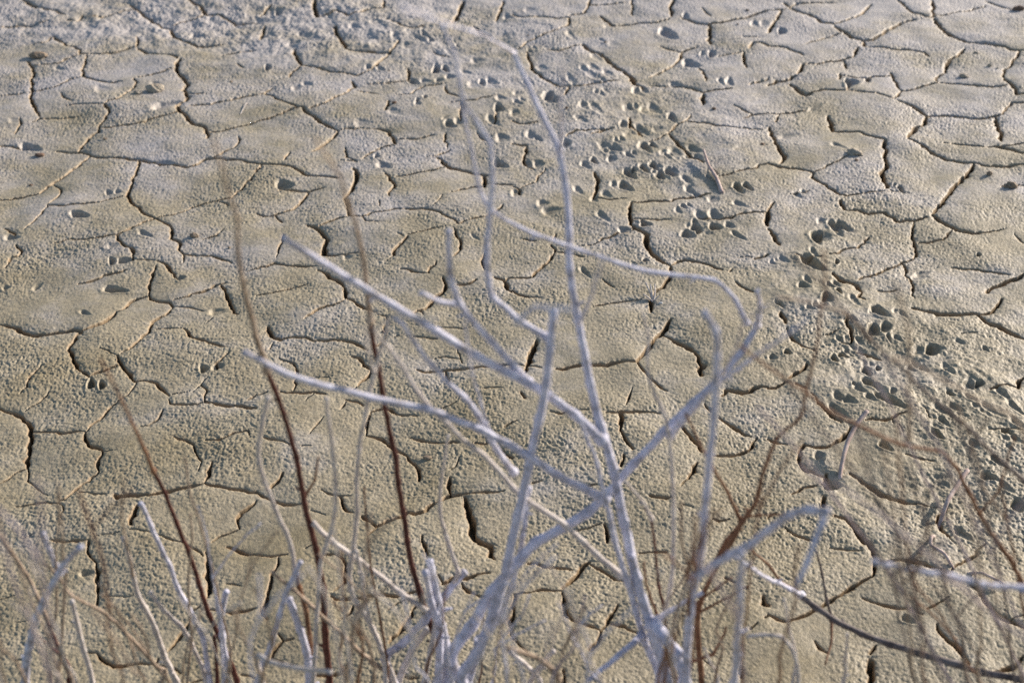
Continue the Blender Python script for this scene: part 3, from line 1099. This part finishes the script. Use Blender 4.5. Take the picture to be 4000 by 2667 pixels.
def fine(n, mats, u, top, lean, Y, side=0.3):
    """specs of n thin stems of one plant: range of foot, of tip height, of sideways lean and of distance"""
    out = []
    for k in range(n):
        ub = random.uniform(*u); vt = random.uniform(*top); le = random.uniform(*lean)
        y0 = random.uniform(*Y)
        m = 5
        w = 0
        pts = []
        for q in range(m + 1):
            f = q / m
            w += random.gauss(0, 9)
            pts.append((ub + le * f ** 1.15 + w, 1575 + (vt - 1575) * f))
        txt = " ".join("%.0f,%.0f" % p for p in pts)
        w0 = random.uniform(3.2, 5.5)
        mt = random.choice(mats)
        out.append(('stem', mt, w0, w0 * .5, y0, y0 - random.uniform(.05, .22), 1, txt))
        if random.random() < side + .35:
            i = random.randint(2, m - 1)
            a = pts[i]
            dx = random.uniform(40, 120) * random.choice((-1, 1)); dy = -random.uniform(60, 170)
            out.append(('twig', mt, w0 * .6, w0 * .35, y0 - .05, y0 - .05 - random.uniform(0, .15), 0,
                        "%.0f,%.0f %.0f,%.0f %.0f,%.0f" % (a[0], a[1], a[0] + dx * .45, a[1] + dy * .55, a[0] + dx, a[1] + dy)))
    return out

def plant(name, label, cat, root_u, root_Y, specs, group=None):
    Zg = root_Y * CP + CAM_H * SP
    rx = (root_u * OV - 2000) / FPX * Zg
    root = Vector((rx, root_Y, height_at(rx, root_Y)))
    t = thing(name, label, cat, root, group)
    stem = None
    for sp in specs:
        P, R = twig_points(sp, root)
        par = t if sp[0] == 'stem' or stem is None else stem
        kn = random.sample(range(4, len(P) - 3), min(max(1, len(P) // 22), 9)) if len(P) > 14 else ()
        o = tube(sp[0], P, R, MATS[sp[1]], par, sides=9 if sp[2] > 8 else 7, knots=kn)
        if sp[0] == 'stem': stem = o
    return t

# (part, bark, width at start, at end, metres away at start, at end, rooted, overview points)
plant("dead_shrub", "tall branching grey dead shrub with the thickest bare silvery stems, in the middle", "shrub", 1330, 1.10, [
    ('stem', 'silver', 16, 7, 1.07, 1.10, 1, "1530,1568 1500,1460 1462,1330 1432,1200 1410,1080 1380,980 1355,880 1325,735 1308,620 1306,540 1300,440 1285,345 1245,265 1210,190 1180,122"),
    ('twig', 'silver', 5, 2.5, 1.10, .68, 0, "1180,122 1120,85 1030,58 920,15"),
    ('twig', 'silver', 6, 3.5, 1.09, .76, 0, "1288,345 1290,290 1290,220 1293,150"),
    ('twig', 'silver', 14, 8, 1.08, .95, 0, "1383,1010 1320,952 1250,900 1180,862 1100,820 1000,760 900,700 800,640 720,590 650,545"),
    ('twig', 'silver', 10, 8, 1.06, .98, 0, "1215,880 1180,838 1130,782 1080,730 1050,690 1034,620 1030,530"),
    ('twig', 'silver', 7, 6, 1.03, 1.0, 0, "1058,700 1010,695 965,672"),
    ('twig', 'silver', 6, 4, 1.05, .72, 0, "1330,740 1355,693 1368,640 1388,590"),
    ('twig', 'pale', 9, 6, 1.1, 1.0, 0, "1425,1320 1341,1245 1290,1201 1212,1150 1180,1120 1114,1047 1071,1017 1027,973 969,915 942,875 912,828 885,790"),
    ('twig', 'silver', 9, 6, 1.08, .96, 0, "1180,1085 1140,1030 1101,956 1067,912 1030,882 993,838 952,787 925,747 903,728"),
    ('twig', 'silver', 5, 3.5, 1.05, .9, 0, "1128,1000 1105,930 1085,860 1075,800 1066,740"),
    ('twig', 'pale', 5, 3, 1.0, .72, 0, "895,800 860,760 905,725 1000,735"),
    ('stem', 'silver', 11, 5, 1.10, 1.02, 1, "1515,1568 1480,1470 1440,1330 1412,1240 1392,1150 1372,1070 1350,1010 1330,960"),
    ('stem', 'silver', 17, 9, 1.08, 1.12, 1, "1035,1520 1080,1440 1130,1360 1190,1290 1230,1245 1290,1210 1350,1175 1395,1135 1455,1065 1525,990 1590,925 1650,870 1700,810 1742,745"),
    ('twig', 'silver', 8, 6, 1.12, 1.05, 0, "1738,748 1745,710 1740,668"),
    ('twig', 'silver', 7, 5, 1.13, 1.0, 0, "1715,742 1690,690 1640,642 1500,627 1420,605 1330,575 1230,540 1150,500 1115,465 1098,422 1084,358 1067,277 1058,235"),
    ('twig', 'silver', 9, 4, 1.10, .78, 0, "1540,1000 1600,930 1650,880 1720,830 1800,775 1850,735"),
    ('twig', 'pale', 4, 3, 1.05, .75, 0, "1660,860 1690,800 1710,740 1780,690"),
    ('twig', 'silver', 12, 8, 1.07, .93, 0, "1392,1148 1280,1090 1170,1022 1100,985 980,940 850,912 720,880 640,850 560,808"),
    ('stem', 'silver', 15, 11, 1.06, 1.03, 1, "1060,1568 1095,1500 1135,1405 1165,1290 1190,1184 1215,1070 1240,960 1254,880 1264,800 1272,715"),
    ('twig', 'silver', 9, 5, 1.04, .98, 0, "1258,775 1200,740 1130,682 1121,640 1118,570 1126,490 1131,410 1125,330 1095,280 1066,240 1055,180 1040,110 1015,60"),
    ('twig', 'silver', 8, 6, .85, .68, 0, "1190,738 1230,706 1310,712"),
    ('stem', 'silver', 14, 11, 1.07, 1.08, 1, "1570,1568 1540,1480 1515,1452 1493,1425"),
    ('twig', 'silver', 17, 14, 1.07, 1.03, 0, "1497,1428 1520,1458 1562,1503"),
    ('twig', 'silver', 10, 7, 1.08, 1.0, 0, "1475,1458 1419,1505 1350,1562"),
    ('twig', 'silver', 7, 6, 1.09, 1.12, 0, "1505,1424 1537,1404 1615,1360"),
])
plant("dead_shrub", "clump of short stubby grey sticks with broken tips, below the silvery shrub's left limb", "shrub", 1010, 1.18, [
    ('stem', 'silver', 16, 10, 1.17, 1.14, 1, "1032,1545 1020,1478 1010,1411 998,1343 986,1287"),
    ('stem', 'silver', 11, 9, 1.15, 1.13, 1, "1010,1440 990,1385 976,1312"),
    ('stem', 'silver', 12, 10, 1.17, 1.18, 1, "885,1516 926,1478 974,1424 1022,1370 1068,1312"),
    ('twig', 'pale', 7, 4, 1.18, 1.1, 0, "1045,1340 1052,1312 1043,1287 1026,1235 1010,1174 1013,1107 1022,1050 1030,1000"),
    ('stem', 'pale', 10, 9, 1.2, 1.2, 1, "915,1568 947,1492 984,1444"),
    ('stem', 'silver', 10, 7, 1.16, 1.1, 1, "1075,1568 1107,1478 1141,1427 1176,1343 1200,1230 1215,1120"),
] + fine(5, ('pale', 'silver', 'tan'), (940, 1180), (1250, 1450), (-60, 120), (.85, 1.12)))
plant("dead_shrub", "pale grey bush with an upright stem and an arching drooping limb, right of the tallest", "shrub", 1640, .98, [
    ('stem', 'silver', 12, 9, .95, .86, 1, "1577,1568 1581,1444 1594,1343 1613,1242 1622,1140 1630,1047 1640,956 1644,889 1648,821 1645,760 1618,717"),
    ('twig', 'silver', 11, 12, .89, .78, 0, "1594,1330 1640,1295 1676,1275 1716,1255 1764,1218 1815,1184 1858,1168 1902,1174"),
    ('twig', 'silver', 8, 7, .79, .76, 0, "1893,1178 1889,1201 1875,1235 1855,1289 1826,1352"),
    ('stem', 'silver', 11, 8, .88, .76, 1, "1686,1568 1696,1444 1699,1343 1704,1270"),
    ('stem', 'pale', 7, 4, 1.12, 1.04, 1, "1510,1470 1530,1393 1540,1343 1547,1275 1547,1174 1541,1056 1535,990 1520,935 1507,909 1493,872 1488,821 1490,770 1478,722"),
    ('stem', 'pale', 6, 5, 1.0, 1.0, 1, "1835,1568 1822,1492 1795,1461 1755,1458 1717,1461"),
    ('stem', 'pale', 6, 4, 1.05, 1.0, 1, "1936,1568 1941,1510 1946,1455"),
    ('stem', 'pale', 5, 4, 1.05, 1.0, 1, "1830,1530 1811,1437 1801,1376"),
    ('stem', 'pale', 5, 3, 1.08, 1.05, 1, "1649,1560 1632,1520 1618,1488"),
])
plant("brown_shrub", "wiry russet brown shrub fanning out from one knot of twigs, right of the grey stems", "shrub", 1640, 1.12, [
    ('stem', 'russet', 8, 3, 1.14, .80, 1, "1600,1410 1652,1290 1683,1242 1703,1201 1730,1161 1747,1107 1764,1051 1784,1007 1838,956 1855,882 1875,804 1882,754 1896,640 1890,575"),
    ('twig', 'russet', 6, 3, 1.12, 1.02, 0, "1703,1201 1690,1170 1659,1113 1620,1042 1598,1000 1574,950"),
    ('twig', 'russet', 8, 6, 1.12, 1.10, 0, "1640,1300 1670,1240 1700,1205 1720,1170"),
    ('twig', 'russet', 4, 3, 1.12, 1.05, 0, "1700,1190 1745,1183 1800,1180"),
    ('twig', 'russet', 4, 3, 1.13, 1.1, 0, "1598,1387 1645,1350 1680,1325"),
    ('twig', 'russet', 4, 3, 1.13, 1.1, 0, "1601,1407 1668,1373 1720,1345"),
    ('stem', 'red', 5, 3, 1.14, 1.1, 1, "1530,1440 1524,1393 1513,1343 1508,1292 1503,1242 1497,1191 1482,1167"),
    ('twig', 'pale', 5, 4, 1.1, 1.06, 0, "1497,1191 1480,1157 1439,1107"),
    ('stem', 'russet', 5, 3, 1.12, 1.1, 1, "1520,1450 1510,1414 1493,1370 1483,1336 1480,1290"),
    ('twig', 'tan', 3, 2, 1.1, 1.05, 0, "1524,1393 1560,1340 1590,1280 1600,1200"),
    ('stem', 'russet', 7, 4, 1.1, 1.08, 1, "1560,1568 1590,1520 1640,1500 1668,1440"),
] + fine(8, ('russet', 'tan', 'russet', 'pale'), (1480, 1800), (1050, 1400), (-60, 140), (.78, 1.12)) + fine(2, ('mauve', 'pale'), (1500, 1900), (1000, 1380), (-120, 160), (.65, .95)))
plant("dark_branch", "long straight dark grey branch reaching out of the lower right corner", "branch", 2600, 1.05, [
    ('stem', 'dark', 12, 8, 1.10, 1.24, 1, "2560,1680 2450,1605 2352,1560 2253,1542 2196,1525 2118,1501 2044,1478 1980,1454 1919,1424 1872,1393 1828,1356"),
    ('twig', 'silver', 8, 5, 1.24, .95, 0, "1840,1366 1800,1345 1764,1329 1690,1280"),
    ('twig', 'russet', 5, 3, 1.24, 1.2, 0, "1830,1358 1795,1336 1764,1295 1720,1258"),
    ('twig', 'dark', 4, 3, 1.24, 1.26, 0, "1912,1424 1899,1377 1889,1319 1875,1265"),
    ('twig', 'russet', 4, 2.5, 1.24, 1.18, 0, "1910,1425 1909,1478 1895,1525"),
])
plant("pale_branch", "pale blurred branch slanting in low from the right edge", "branch", 2700, .86, [
    ('stem', 'silver', 10, 8, .84, .80, 1, "2600,1330 2450,1352 2352,1350 2266,1345 2187,1323 2089,1306 2005,1287"),
])
plant("brown_shrub", "thin dark twigs crossing one another along the right edge", "shrub", 2560, 1.0, [
    ('stem', 'dark', 9, 3, 1.02, .78, 1, "2480,1300 2420,1180 2352,1103 2284,1045 2226,987 2189,956 2145,919 2101,875 2054,831 2014,794 1966,737 1923,693 1889,652 1822,588"),
    ('twig', 'tan', 5, 3, .95, .88, 0, "2000,780 1940,720 1850,690 1780,680"),
    ('stem', 'russet', 8, 4, 1.08, .84, 1, "2410,1520 2380,1430 2352,1343 2318,1282 2281,1232 2250,1181 2223,1127 2196,1076 2165,1040 2075,1024 2017,1000 1963,973 1906,946 1855,906 1808,875 1764,845 1700,795"),
    ('twig', 'russet', 4, 3, 1.05, .95, 0, "2250,1181 2289,1133 2310,1073 2330,1000"),
    ('stem', 'tan', 6, 3, .9, .68, 1, "2250,1568 2253,1470 2248,1366 2244,1290"),
    ('stem', 'tan', 5, 3, .85, .7, 1, "2360,1040 2330,960 2253,923 2169,872 2101,837 2040,820"),
    ('twig', 'tan', 6, 4, .80, .68, 0, "2088,1008 2086,941 2085,856 2088,788 2078,728 2056,655"),
    ('stem', 'russet', 4, 3, 1.0, .92, 1, "2352,1400 2328,1261 2311,1193 2300,1100"),
    ('twig', 'tan', 4, 2.5, .98, .9, 0, "2311,1193 2262,1120 2240,1040 2200,930"),
] + fine(9, ('russet', 'tan', 'dark'), (2080, 2420), (880, 1330), (-200, -20), (.72, 1.02)) + fine(7, ('mauve', 'dark', 'mauve'), (2150, 2620), (720, 1250), (-520, -180), (.68, .98)))
plant("red_stalk", "dark red stalk with a long beige tip, rightmost and tallest of three red stalks", "stalk", 1045, 1.14, [
    ('stem', 'red', 9, 7, 1.20, 1.08, 1, "1030,1529 1003,1475 990,1437 976,1404 963,1360 949,1309 936,1242 926,1174 915,1107 907,1047 899,1007 888,956 878,899 868,845 858,794 850,735"),
    ('twig', 'tan', 8, 4, 1.08, .72, 0, "850,737 846,690 838,636 831,585 821,529 807,489 794,449 780,405 757,365 722,315"),
])
plant("red_stalk", "thick dark red stalk with a pale bent tip, middle one of three red stalks", "stalk", 765, 1.16, [
    ('stem', 'red', 10, 7, 1.22, 1.06, 1, "757,1568 746,1450 742,1350 725,1260 700,1160 680,1050 650,950 630,890 612,845"),
    ('twig', 'tan', 9, 4, 1.06, .70, 0, "613,850 590,775 570,700 556,640 548,580 545,500 520,430 490,320"),
    ('twig', 'russet', 4, 3, 1.16, 1.1, 0, "698,1156 708,1130 724,1100 731,1050"),
])
plant("red_stalk", "slim russet stalk leaning left, leftmost of the three red stalks", "stalk", 560, 1.2, [
    ('stem', 'red', 8, 6, 1.22, 1.12, 1, "544,1559 507,1471 480,1410 456,1336 436,1275 405,1201 380,1135 350,1078"),
    ('twig', 'russet', 6, 3, 1.12, .78, 0, "352,1082 330,1030 300,965 275,910 230,825"),
])
plant("dry_weed", "straw weed with thin wavy stems between the middle and tallest red stalks", "weed", 880, 1.15, [
    ('stem', 'pale', 8, 5, 1.17, 1.05, 1, "905,1568 885,1512 865,1464 845,1424 821,1387 805,1350 804,1302 811,1258 820,1174 818,1107 824,1030 838,950 848,896 865,838 878,787 892,735"),
    ('twig', 'pale', 5, 3, 1.0, .78, 0, "858,850 842,790 845,740 868,715"),
    ('stem', 'pale', 7, 5, 1.16, 1.1, 1, "885,1525 875,1490 855,1444 838,1377 831,1326 818,1265"),
    ('stem', 'pale', 8, 8, 1.18, 1.14, 1, "1000,1430 969,1394 919,1360 875,1326 824,1285 763,1245 718,1200"),
    ('stem', 'tan', 7, 5, 1.17, 1.1, 1, "890,1550 858,1522 824,1495 797,1468 757,1431 726,1400 672,1353 625,1312"),
    ('stem', 'russet', 4, 3, 1.16, 1.1, 1, "890,1530 874,1427 853,1309 842,1201 836,1120"),
    ('stem', 'red', 3, 2.5, 1.2, 1.16, 1, "1100,1568 1107,1478 1111,1410"),
] + fine(5, ('pale', 'tan', 'russet'), (780, 980), (1150, 1430), (-90, 60), (.78, 1.12)) + fine(2, ('silver', 'pale'), (760, 1000), (1200, 1420), (-90, 70), (.62, .9)))
plant("dry_weed", "pale straight straw weed with a dark lower stem, just left of the middle red stalk", "weed", 700, 1.15, [
    ('stem', 'russet', 7, 7, 1.17, 1.12, 1, "713,1568 713,1478 703,1404 689,1350 679,1309"),
    ('twig', 'pale', 7, 6, 1.12, 1.04, 0, "680,1312 669,1258 655,1218 632,1167 608,1107 595,1056 594,1020 601,973 616,912"),
    ('stem', 'silver', 12, 9, 1.15, 1.13, 1, "712,1568 704,1495 688,1444 672,1397 664,1375"),
    ('stem', 'silver', 9, 7, 1.14, 1.1, 1, "592,1568 622,1478 642,1411 664,1345 690,1290"),
    ('stem', 'pale', 6, 5, 1.12, 1.05, 1, "735,1300 745,1260 760,1218 769,1170 770,1107 766,1045 757,973 750,914"),
    ('stem', 'pale', 8, 6, 1.0, .9, 1, "588,1510 620,1520 656,1529 700,1536 760,1543"),
] + fine(4, ('pale', 'tan', 'russet'), (600, 820), (1150, 1420), (-90, 60), (.78, 1.12)))
plant("dry_weed", "four bleached stalks leaning left in a loose tuft, lower left", "weed", 480, 1.18, [
    ('stem', 'silver', 8, 6, 1.2, 1.14, 1, "483,1568 476,1529 469,1471 449,1427 429,1387 408,1350 392,1302 372,1262 348,1208 322,1155"),
    ('stem', 'pale', 9, 6, 1.2, 1.12, 1, "405,1562 378,1505 355,1444 334,1397 317,1366 304,1319 297,1282 282,1235"),
    ('twig', 'tan', 4, 3, 1.05, .8, 0, "305,1320 292,1250 280,1180 285,1100"),
    ('stem', 'pale', 7, 6, 1.2, 1.15, 1, "470,1550 440,1480 412,1434 372,1397 346,1360"),
    ('stem', 'silver', 10, 8, 1.19, 1.17, 1, "517,1568 517,1512 510,1461 508,1410 520,1358"),
    ('twig', 'silver', 7, 5, 1.18, 1.16, 0, "510,1440 500,1395 495,1358"),
    ('stem', 'red', 6, 5, 1.2, 1.18, 1, "500,1568 497,1510 492,1460"),
    ('stem', 'tan', 4, 3, 1.14, 1.05, 1, "530,1500 503,1377 497,1343 480,1275 463,1215 435,1127 425,1050"),
    ('stem', 'tan', 4, 3, 1.16, 1.08, 1, "430,1568 440,1470 432,1350 440,1230 436,1180"),
] + fine(6, ('pale', 'tan', 'silver', 'tan'), (380, 640), (1150, 1430), (-110, 60), (.80, 1.15)) + fine(1, ('mauve', 'pale', 'silver'), (350, 650), (1150, 1420), (-120, 60), (.62, .9)))
plant("dry_weed", "bluish grey forked stick tilting right among thin red stems, lower left corner", "weed", 110, 1.12, [
    ('stem', 'silver', 12, 8, 1.10, .92, 1, "57,1568 67,1485 81,1427 101,1377 125,1336 145,1299 185,1255"),
    ('twig', 'silver', 8, 6, 1.07, 1.02, 0, "137,1316 128,1296 111,1255 100,1225"),
    ('stem', 'tan', 6, 4, 1.14, 1.02, 1, "380,1550 358,1528 317,1481 277,1441 236,1404 189,1383 159,1363 135,1330 100,1290"),
    ('stem', 'tan', 7, 6, 1.16, 1.1, 1, "165,1568 145,1515 125,1464 105,1417 81,1363 61,1319 27,1268 -5,1225"),
    ('twig', 'red', 6, 5, 1.16, 1.13, 0, "147,1520 132,1482 112,1432"),
    ('stem', 'pale', 8, 7, 1.14, 1.1, 1, "213,1568 192,1495 179,1437 165,1380"),
    ('stem', 'tan', 5, 3, 1.0, .78, 1, "150,1350 145,1290 140,1200 132,1110"),
    ('stem', 'red', 5, 3, 1.16, 1.12, 1, "160,1530 135,1500 110,1480 85,1455"),
    ('stem', 'tan', 5, 4, .92, .8, 1, "60,1568 30,1510 -8,1475"),
] + fine(9, ('tan', 'russet', 'pale', 'tan'), (-20, 340), (1100, 1430), (-150, 40), (.72, 1.1)) + fine(2, ('mauve', 'pale', 'silver'), (-40, 330), (1080, 1420), (-130, 60), (.62, .9)))

plant("dry_weed", "few short crossed pale sticks at the bottom edge, left of the tall shrub", "weed", 1240, 1.2, [
    ('stem', 'pale', 8, 7, 1.2, 1.17, 1, "1216,1568 1240,1532 1271,1495"),
    ('stem', 'tan', 9, 7, .95, .9, 1, "1285,1568 1270,1540 1244,1517 1205,1500 1165,1488"),
    ('stem', 'pale', 7, 6, 1.18, 1.15, 1, "1240,1560 1228,1542 1200,1520 1170,1496"),
] + fine(4, ('pale', 'tan', 'silver'), (1150, 1420), (1330, 1480), (-80, 80), (.85, 1.12)) + fine(4, ('mauve', 'silver', 'pale'), (1100, 1450), (1250, 1450), (-120, 120), (.65, .95)))

# ------------------------------------------------------------------ small things lying on the mud
def lying(name, label, cat, mat, w0, w1, lift, txt):
    """a stick on the mud; lift = metres above the mud at each end"""
    pts = [tuple(map(float, s.split(','))) for s in txt.split()]
    P, R = [], []
    for k, (x, y) in enumerate(pts):
        t = k / (len(pts) - 1)
        gx, gy, Z = ground_xy(x * OV, y * OV)
        h = lift[0] + (lift[1] - lift[0]) * t
        r = 1.25 * (w0 + (w1 - w0) * t) * OV * .5 / FPX * Z
        f = 1 - h / CAM_H
        P.append(Vector((gx * f, gy * f, height_at(gx, gy) + h + r * .8)))
        R.append(r)
    C = catmull(P, .005)
    n = len(C)
    rad = [float(np.interp(k / (n - 1), np.linspace(0, 1, len(R)), R)) for k in range(n)]
    o = tube(name, C, rad, MATS[mat], None, 8)
    o["label"] = label
    o["category"] = cat
    return o

lying("dead_stick", "pinkish grey stick standing slanted out of the mud crack, right of the russet twigs", "stick", 'pink', 9, 8, (.03, -.004),
      "1990,952 1966,980 1946,1017 1938,1045 1933,1070 1929,1098")
lying("dead_stick", "long bent pinkish twig lying on the mud near the right edge", "stick", 'pink', 9, 5.5, (.018, .007),
      "2222,1080 2203,1107 2176,1147 2159,1185 2140,1232 2138,1252 2169,1275 2203,1296 2253,1319 2304,1340")
lying("dead_stick", "short pointed brown stick half sunk in the tracked mud, upper right", "stick", 'pink', 4, 9, (.012, -.004),
      "1616,350 1628,388 1645,415 1658,449")
lying("straw", "tiny pale straw lying beside a thin crack, upper left", "straw", 'pale', 1.6, 1.3, (.003, .0), "576,220 566,238 552,262")
lying("straw", "thin pale straw poking from the mud at the top edge, left of centre", "straw", 'pale', 1.8, 1.4, (.0, .02), "702,44 694,26 686,6")
sg = ground_xy(2553, 1168)
sroot = Vector((sg[0], sg[1], height_at(sg[0], sg[1] + .012)))
sprig = thing("dry_sprig", "small bare sprig of spread pale stems growing out of the crack, near the centre", "sprig", sroot)
for (u, v, hh) in ((2523, 1103, .014), (2541, 1110, .016), (2558, 1110, .014), (2513, 1150, .008), (2573, 1156, .008)):
    gx, gy, Z = ground_xy(u, v)
    f = 1 - hh / CAM_H
    tip = Vector((gx * f, gy * f, hh))
    a = sroot + Vector((0, 0, -.004))
    mid = a.lerp(tip, .5) + Vector((random.uniform(-.003, .003), 0, .003))
    C = catmull([a, mid, tip], .004)
    tube("stem", C, [.0019 - .0009 * k / len(C) for k in range(len(C))], MATS['pale'], sprig, 6)

def lump_mat(name, lo, hi):
    m, t, b = new_mat(name)
    a = tex_noise(t, 130, 5, .65)
    r = ramp(t, a.outputs["Fac"], [(.35, lo), (.65, hi)])
    t.links.new(r.outputs[0], b.inputs["Base Color"])
    b.inputs["Roughness"].default_value = .85
    n = tex_noise(t, 500, 3, .6)
    bp = t.nodes.new("ShaderNodeBump")
    bp.inputs["Strength"].default_value = .6
    bp.inputs["Distance"].default_value = .0012
    t.links.new(n.outputs["Fac"], bp.inputs["Height"])
    t.links.new(bp.outputs[0], b.inputs["Normal"])
    return m
LM = {'mud': lump_mat("clod_mud", (.30, .25, .19), (.42, .37, .30)),
      'brown': lump_mat("clod_brown", (.20, .14, .09), (.33, .26, .19)),
      'red': lump_mat("pebble_red", (.13, .075, .05), (.22, .14, .095)),
      'dark': lump_mat("pebble_dark", (.05, .04, .035), (.12, .09, .07)),
      'white': lump_mat("pebble_white", (.55, .53, .52), (.70, .69, .68))}

def ico(sub):
    import bmesh
    bm = bmesh.new()
    bmesh.ops.create_icosphere(bm, subdivisions=sub, radius=1)
    v = [tuple(x.co) for x in bm.verts]
    f = [tuple(y.index for y in x.verts) for x in bm.faces]
    bm.free()
    return np.array(v), f
ICO = ico(4)

def clod(name, label, mat, sheet, x, y, rpx, flat=.7, aspect=1.0, rug=.28):
    ox, oy = SHEET[sheet]
    gx, gy, Z = ground_xy(ox + x / TS, oy + y / TS)
    r = rpx / FPX * Z * (.85 if name == 'mud_clod' else .72)
    v, f = ICO
    sd = random.randrange(9999)
    a = random.uniform(0, 6)
    d = np.ones(len(v))
    for k, (fr, am) in enumerate(((1.3, rug), (2.9, rug * .6), (6.5, rug * .3))):
        d += am * (gnoise(v[:, 0] * fr + v[:, 2] * fr * .7 + sd, v[:, 1] * fr - v[:, 2] * fr * .5 + a, k + 30))
    q = v * d[:, None] * r
    q[:, 0] *= aspect
    q[:, 2] *= flat
    me = bpy.data.meshes.new(name)
    me.from_pydata(q.tolist(), [], f)
    me.polygons.foreach_set("use_smooth", [True] * len(f))
    me.materials.append(LM[mat])
    o = bpy.data.objects.new(name, me)
    S.collection.objects.link(o)
    o.location = (gx, gy, height_at(gx, gy) + r * flat * .45)
    o["label"] = label
    o["category"] = "clod" if name == "mud_clod" else "pebble"

clod("mud_clod", "crumbly brown clod by the right edge with a crack running out of it", 'brown', '30', 1650, 1272, 22, .75, 1.2, .36)
clod("mud_clod", "round brown clod below the crack junction near the right edge", 'brown', '30', 1505, 1190, 13, .9, 1, .32)
clod("mud_clod", "broad crumbled clod resting left of the long black crack, upper right", 'mud', '30', 590, 1050, 28, .5, 1.25, .4)
clod("pebble", "small reddish stone just below the crumbled clod, upper right", 'red', '30', 600, 1098, 8, .7, 1.3)
clod("mud_clod", "angular clod lying alone on a plate in the upper right corner region", 'mud', '30', 1335, 517, 16, .6, 1.3, .3)
clod("mud_clod", "little rounded clod, upper right, with a smaller crumb beside it", 'mud', '30', 1508, 447, 10, .8)
clod("mud_clod", "tiny crumb to the right of the little rounded clod, upper right", 'mud', '30', 1562, 465, 6, .8)
clod("mud_clod", "low tan clod on the plate under the long dark curved crack, upper right", 'mud', '30', 1415, 366, 9, .6, 1.4)
clod("mud_clod", "dark reddish clod on a crack in the top right corner", 'red', '30', 1705, 62, 20, .6, 1.3, .3)
clod("pebble", "small dark stone below a crack near the top edge, right of centre", 'dark', '20', 1535, 168, 6)
clod("pebble", "small dark stone at the top edge, between two cracks right of the deep round hole", 'dark', '20', 1602, 72, 7, .6, 1.3)
clod("pebble", "brown stone above a wide diagonal crack, near the top centre", 'brown', '20', 635, 295, 7)
clod("pebble", "small dark stone just right of the blurred grey twig tip, near the top", 'dark', '20', 110, 252, 6)
clod("pebble", "rusty stone right of the tall grey stem, among the upper tracks", 'red', '20', 370, 750, 8)
clod("pebble", "rust brown stone lying alone on a smooth plate, right of the upper tracks", 'red', '20', 1375, 738, 9, .7, 1.2)
clod("pebble", "flat rusty stone on a plate above the short brown stick", 'red', '20', 1705, 985, 10, .6, 1.1)
clod("pebble", "dark red stone sitting in a track print, above centre", 'red', '10', 940, 716, 11, .7, 1.1)
clod("pebble", "small dark stone left of the deep double print, top centre", 'dark', '10', 905, 481, 6)
clod("pebble", "white stone at a crack junction, upper left of centre", 'white', '10', 515, 875, 9, .9)
clod("pebble", "small brown stone lying on a smooth plate, upper left", 'brown', '00', 1572, 553, 8)
clod("pebble", "small red brown stone near the left edge", 'red', '00', 206, 1238, 8, .7, 1.2)
clod("mud_clod", "brown wedge of curled mud at a crack bend in the upper left corner region", 'brown', '00', 260, 392, 24, .6, 1.7, .3)
clod("mud_clod", "big broken lump of mud casting a long shadow, upper left", 'mud', '00', 1050, 615, 26, .75, 1.4, .4)
clod("mud_clod", "tan lump next to the big broken lump, upper left", 'mud', '00', 940, 640, 17, .6, 1.2, .35)
clod("pebble", "small brown stone in the large plate at the left, above the long crack", 'brown', '00', 715, 950, 9, .7, 1.3)
clod("mud_clod", "rusty lump in a hollow of the crack by the left edge", 'red', '00', 268, 1047, 14, .6, 1.5, .3)
clod("mud_clod", "brown clod under the blurred red stalk tip, left of centre", 'brown', '01', 1322, 82, 14, .7, 1.3, .3)
clod("pebble", "small dull stone right of the brown clod, under the red stalk tip", 'brown', '01', 1560, 150, 8)
clod("pebble", "pale stone at the foot of the small sprig, near the centre", 'white', '21', 1012, 527, 8, .7, 1.3)
clod("mud_clod", "brown clod right of the tallest red stalk, below centre", 'brown', '12', 1165, 20, 13, .6, 1.3, .3)
clod("mud_clod", "reddish clod right of the bright blurred limb, centre left", 'red', '11', 865, 715, 8, .8)
